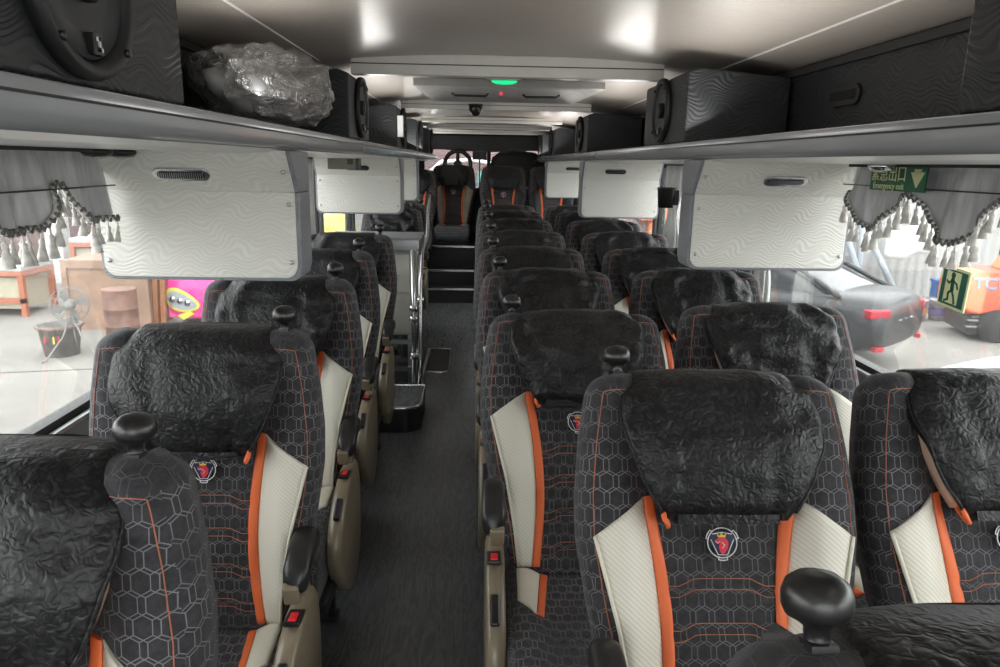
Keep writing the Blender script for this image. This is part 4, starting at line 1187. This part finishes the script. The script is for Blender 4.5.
# sedan
def sedan(loc, rz):
    r = empty('parked_sedan', loc, rz, 'dark sedan with red tail lamp parked outside the right window', 'car')
    # length along +x is the rear; cross-sections
    prof = [(-2.3,.55,.30,.62),(-2.15,.68,.22,.80),(-1.4,.86,.20,.88),(-.9,.95,.20,.90),(0,.97,.20,.91),(1.0,1.0,.20,.91),(1.7,1.04,.22,.90),(2.1,1.03,.28,.84),(2.28,.96,.38,.74),(2.33,.80,.42,.66)]
    m = MB(); rings = []
    for x, h, b, w in prof:
        rings.append([(x, w*1.0*sx, z) for sx, z in ((-.80,b),(-.98,b+.12),(-1.0,b+(h-b)*.55),(-.95,b+(h-b)*.85),(-.80,h),(0,h+.015),(.80,h),(.95,b+(h-b)*.85),(1.0,b+(h-b)*.55),(.98,b+.12),(.80,b))])
    m.loft(rings); m.build('body', 'car_black', r, subsurf=2)
    m = MB(); rings = []
    for x, h, w in ((-1.05,.93,.74),(-.75,1.10,.73),(-.35,1.32,.68),(.15,1.42,.66),(.75,1.40,.65),(1.15,1.28,.67),(1.55,1.08,.72),(1.80,1.00,.74)):
        rings.append([(x, w*sx, z) for sx, z in ((-1.08,.88),(-1.04,.95),(-.90,h-.05*(h>1.1)),(-.7,h),(0,h+.015),(.7,h),(.90,h-.05*(h>1.1)),(1.04,.95),(1.08,.88))])
    m.loft(rings); m.build('greenhouse', 'car_glass', r, subsurf=2)
    m = MB(); m.loft([[(x, w*sx, h+.012*(1-abs(sx))+.012) for sx in (-1,-.6,0,.6,1)] for x, h, w in ((-.32,1.31,.60),(.15,1.415,.60),(.72,1.40,.59),(.98,1.34,.58))], 0, False, True, False); m.build('roof', 'car_black', r, subsurf=1)
    for sy in (-1,1):
        MB().tube([(1.78,sy*.76,.99),(1.5,sy*.70,1.12),(1.1,sy*.63,1.31),(.8,sy*.60,1.40)], .035, 8).build('rear_pillar', 'car_black', r)
        MB().box((2.20,sy*.66,.84),(.16,.30,.11),0,Matrix.Rotation(sy*.5,3,'Z')).build('tail_lamp', 'tail_red', r, bevel=.02)
        MB().box((2.27,sy*.66,.40),(.08,.14,.06),0,Matrix.Rotation(sy*.4,3,'Z')).build('reflector', 'tail_red', r, bevel=.01)
        for x in (-1.45,1.35):
            w_ = MB().lathe([(.001,-.10),(.28,-.11),(.32,-.08),(.32,.08),(.28,.11),(.001,.10)], (x,sy*.80,.32), 'Y', 28, cap=False).build('wheel', 'tyre', r)
            MB().lathe([(.001,sy*.115),(.20,sy*.115),(.205,sy*.10)], (x,sy*.80,.32), 'Y', 20, cap=False).build('wheel_rim', 'brushed_metal', w_)
    MB().box((2.27,0,.87),(.05,.62,.03)).build('chrome_bar', 'chrome', r, bevel=.008)
    MB().box((2.31,0,.66),(.03,.44,.14)).build('number_plate', 'paper_white', r, bevel=.004)
    return r
sedan((3.98,10.6,G), math.radians(-50))
# clutter along the shed
for i, (x, mt, lb) in enumerate(((7.35,'bucket_violet','violet and white bucket, left one of the row beside the sheds'),(7.75,'bucket_white','middle pale bucket of the row beside the sheds'),(8.12,'bucket_white','right pale bucket of the row beside the sheds, nearest the forklift'))):
    r = empty('paint_bucket', (x,12.2,G), 0, lb, 'bucket', 'paint buckets by the sheds')
    MB().lathe([(.001,0),(.13,0),(.15,.34),(.155,.345),(.155,.36),(.14,.36),(.12,.03),(.001,.03)], (0,0,0), 'Z', 20, cap=False).build('pail', mt, r)
    MB().lathe([(.143,.09),(.151,.22)], (0,0,0), 'Z', 20, cap=False).build('label_band', 'fork_orange' if i == 1 else 'bucket_white' if i == 0 else 'bucket_violet', r)
r = empty('blue_crate', (8.85,13.0,G-.0), 0, 'blue plastic crate on a stand behind the pale buckets', 'crate')
MB().span((-.28,-.2,.25),(.28,.2,.55)).build('crate_body', 'crate_blue', r, bevel=.01)
MB().span((-.30,-.22,.54),(.30,.22,.58)).build('rim', 'crate_blue', r)
MB().span((-.28,-.2,0),(-.24,.2,.25)).span((.24,-.2,0),(.28,.2,.25)).build('stand', 'pole_grey', r)
tag(MB().span((-.9,-.12,.42),(.9,.12,.46)).span((-.88,-.1,0),(-.84,.1,.42)).span((.84,-.1,0),(.88,.1,.42)).build('low_shelf', 'wall_grey', loc=(5.2,12.6,G)), 'low grey shelf before the sheds, left of the pale buckets', 'shelf')
for i, (p, q, lb) in enumerate((((6.55,14,1.9),(7.15,12.6,G),'long pale pole leaning against the sheds, left one'),((7.45,14,1.9),(7.2,13.2,G),'pale pole standing in the middle of the sheds'),((7.6,14.2,.6),(8.3,13.6,G),'short pale pipe leaning near the middle of the sheds'))):
    tag(MB().tube([p, ((p[0]+q[0])/2,(p[1]+q[1])/2,(p[2]+q[2])/2), q], .06, 10).build('leaning_pole', 'pole_grey'), lb, 'pole', 'poles at the sheds')
m = MB(); m.sheet(lambda u,v: (8.0+1.0*u, 13.9+.05*math.sin(12*u), .55-.65*v-.06*math.sin(6*u)), 20, 6, 0, .01, True, (0,1,0)); tag(m.build('hanging_sheet', 'body_white'), 'white plastic sheet hanging on the sheds above the buckets', 'sheet')
tag(MB().box((5.9,13.7,.35),(.9,.15,2.7)).build('dark_tarp_screen', 'dark_cloth', bevel=.05), 'dark grey cloth screen at the sheds behind the parked sedan', 'screen')
tag(MB().box((7.35,14.1,-.25),(.35,.5,.35)).build('meter_box', 'wall_grey', bevel=.02), 'small grey box fixed to the sheds', 'box')
# forklift
r = empty('forklift', (8.82,10.9,G), math.radians(-14), 'orange red forklift truck with blue letters outside the right window', 'forklift')
m = MB(); m.loft([[(-1.25*k,-.62*kk,z),(1.1,-.62*kk,z),(1.1,.55,z),(-1.25*k,.55,z)] for k, kk, z in ((.93,.93,.42),(1.0,1.0,.50),(1.0,1.0,.80),(.95,.93,.98),(.85,.80,1.06))], 0, True, False); m.build('counterweight', 'fork_red', r, bevel=.04, seg=3)
MB().span((-1.12,-.56,.08),(1.1,.5,.42)).build('chassis', 'car_black', r, bevel=.05)
MB().span((-.70,-.650,.66),(-.35,-.60,.84)).build('grille', 'tyre', r)
for z in (.22,.32): MB().span((-1.16,-.59,z),(-.7,-.55,z+.02)).build('chassis_slot', 'brushed_metal', r)
MB().loft([[(-.6,-.4,1.05),(.9,-.4,1.05),(.9,.4,1.05),(-.6,.4,1.05)],[(-.5,-.3,1.30),(.85,-.3,1.30),(.85,.3,1.30),(-.5,.3,1.30)]],0,True,False).build('engine_cover', 'fork_orange', r, bevel=.04)
for x in (-.75,.6):
    MB().lathe([(.001,-.12),(.24,-.12),(.27,-.08),(.27,.08),(.24,.12),(.001,.12)], (x,-.52,.27), 'Y', 24, cap=False).build('wheel', 'tyre', r)
text_mesh('TCM', .22, 'lettering', 'letter_blue', r, (-.91,-.612,.895), (PI/2-.25,0,0), 1.15, .006)
for x, y in ((-.45,-.45),(.85,-.45),(-.45,.4),(.85,.4)): MB().tube([(x,y,1.0),(x,y,2.1)], .035, 8).build('guard_post', 'car_black', r)
MB().span((-.5,-.5,2.1),(.9,.45,2.15)).build('overhead_guard', 'car_black', r)
# white car bonnet
r = empty('white_vehicle', (4.15,5.2,G), math.radians(10), 'white vehicle bonnet just outside the nearest right window', 'vehicle')
m = MB(); rings = []
for x, h, w in ((-.9,.35,.55),(-.85,.60,.68),(-.5,.74,.75),(0,.82,.78),(.7,.88,.80),(1.6,.92,.80)):
    h *= 1.24; rings.append([(x, w*sx, z) for sx, z in ((-.9,.25),(-1,.45),(-.95,h*.85),(-.7,h),(0,h+.03),(.7,h),(.95,h*.85),(1,.45),(.9,.25))])
m.loft(rings); m.build('bonnet', 'body_white', r, subsurf=2)
for sy in (-1,1): MB().lathe([(.001,-.1),(.28,-.1),(.30,0),(.28,.1),(.001,.1)], (0,sy*.62,.30), 'Y', 24, cap=False).build('wheel', 'tyre', r)

r = empty('dark_bus', (.3,12.2,G), 0, 'dark vehicle with a pale roof line right behind the rear window', 'vehicle')
MB().prism([(0,.3),(.05,2.62),(.4,2.95),(2.2,2.95),(2.2,.3)], 'X', -1.3, 1.3, 0).build('body', 'maroon_wall', r, bevel=.06)
MB().span((-1.1,-.02,1.5),(-.5,.06,2.42)).span((-.30,-.02,1.5),(.15,.06,2.42)).build('windscreen', 'crate_teal', r)
MB().tube([(-1.2,-.02,2.3),(-.9,-.05,2.56),(-.4,-.06,2.60),(.2,-.06,2.50)], .03, 8).build('roof_line', 'body_white', r)
for sx in (-1,1): MB().lathe([(.38,-.12),(.42,0),(.38,.12)], (sx*1.0,1.4,.42), 'X', 20).build('wheel', 'tyre', r)

# ------------------------------------------------------------------ light
w = bpy.data.worlds.new('sky'); sc.world = w; w.use_nodes = True
nt = w.node_tree; bg = nt.nodes['Background']
bg.inputs[0].default_value = (.97,.985,1.0,1); bg.inputs[1].default_value = 5.6
sun = bpy.data.lights.new('sun', 'SUN'); sun.energy = 2.0; sun.angle = math.radians(25); so = bpy.data.objects.new('sun', sun); col.objects.link(so)
so.rotation_euler = (math.radians(38), math.radians(18), 0)
# added fill lights above the racks, without fittings, to brighten the ceiling
for sg, x in ((-1,-.515),(1,.76)):
    for y0, y1 in ((-1.4,.4),(1.4,2.7) if sg > 0 else (1.45,2.15),(3.5,4.6),(5.9,7.2),(8.2,9.2)):
        la = bpy.data.lights.new('ceiling_fill_light', 'AREA'); la.shape = 'RECTANGLE'; la.size = .16; la.size_y = y1-y0; la.energy = 3.6*(y1-y0); la.color = (1,.97,.93); la.spread = PI
        lo = bpy.data.objects.new('ceiling_fill_light', la); col.objects.link(lo); lo.location = (x+sg*.03, (y0+y1)/2, 1.69)
        zz = -Vector((-sg*.42,0,.90)).normalized(); yy_ = Vector((0,1,0)); xx_ = yy_.cross(zz)
        lo.rotation_euler = Matrix((xx_, yy_, zz)).transposed().to_euler()
sc.view_settings.view_transform = 'Standard'; sc.view_settings.look = 'None'; sc.view_settings.exposure = 0; sc.view_settings.gamma = 1
sc.view_settings.use_curve_mapping = False
sc.cycles.max_bounces = 8; sc.cycles.transparent_max_bounces = 16
sc.cycles.use_denoising = True
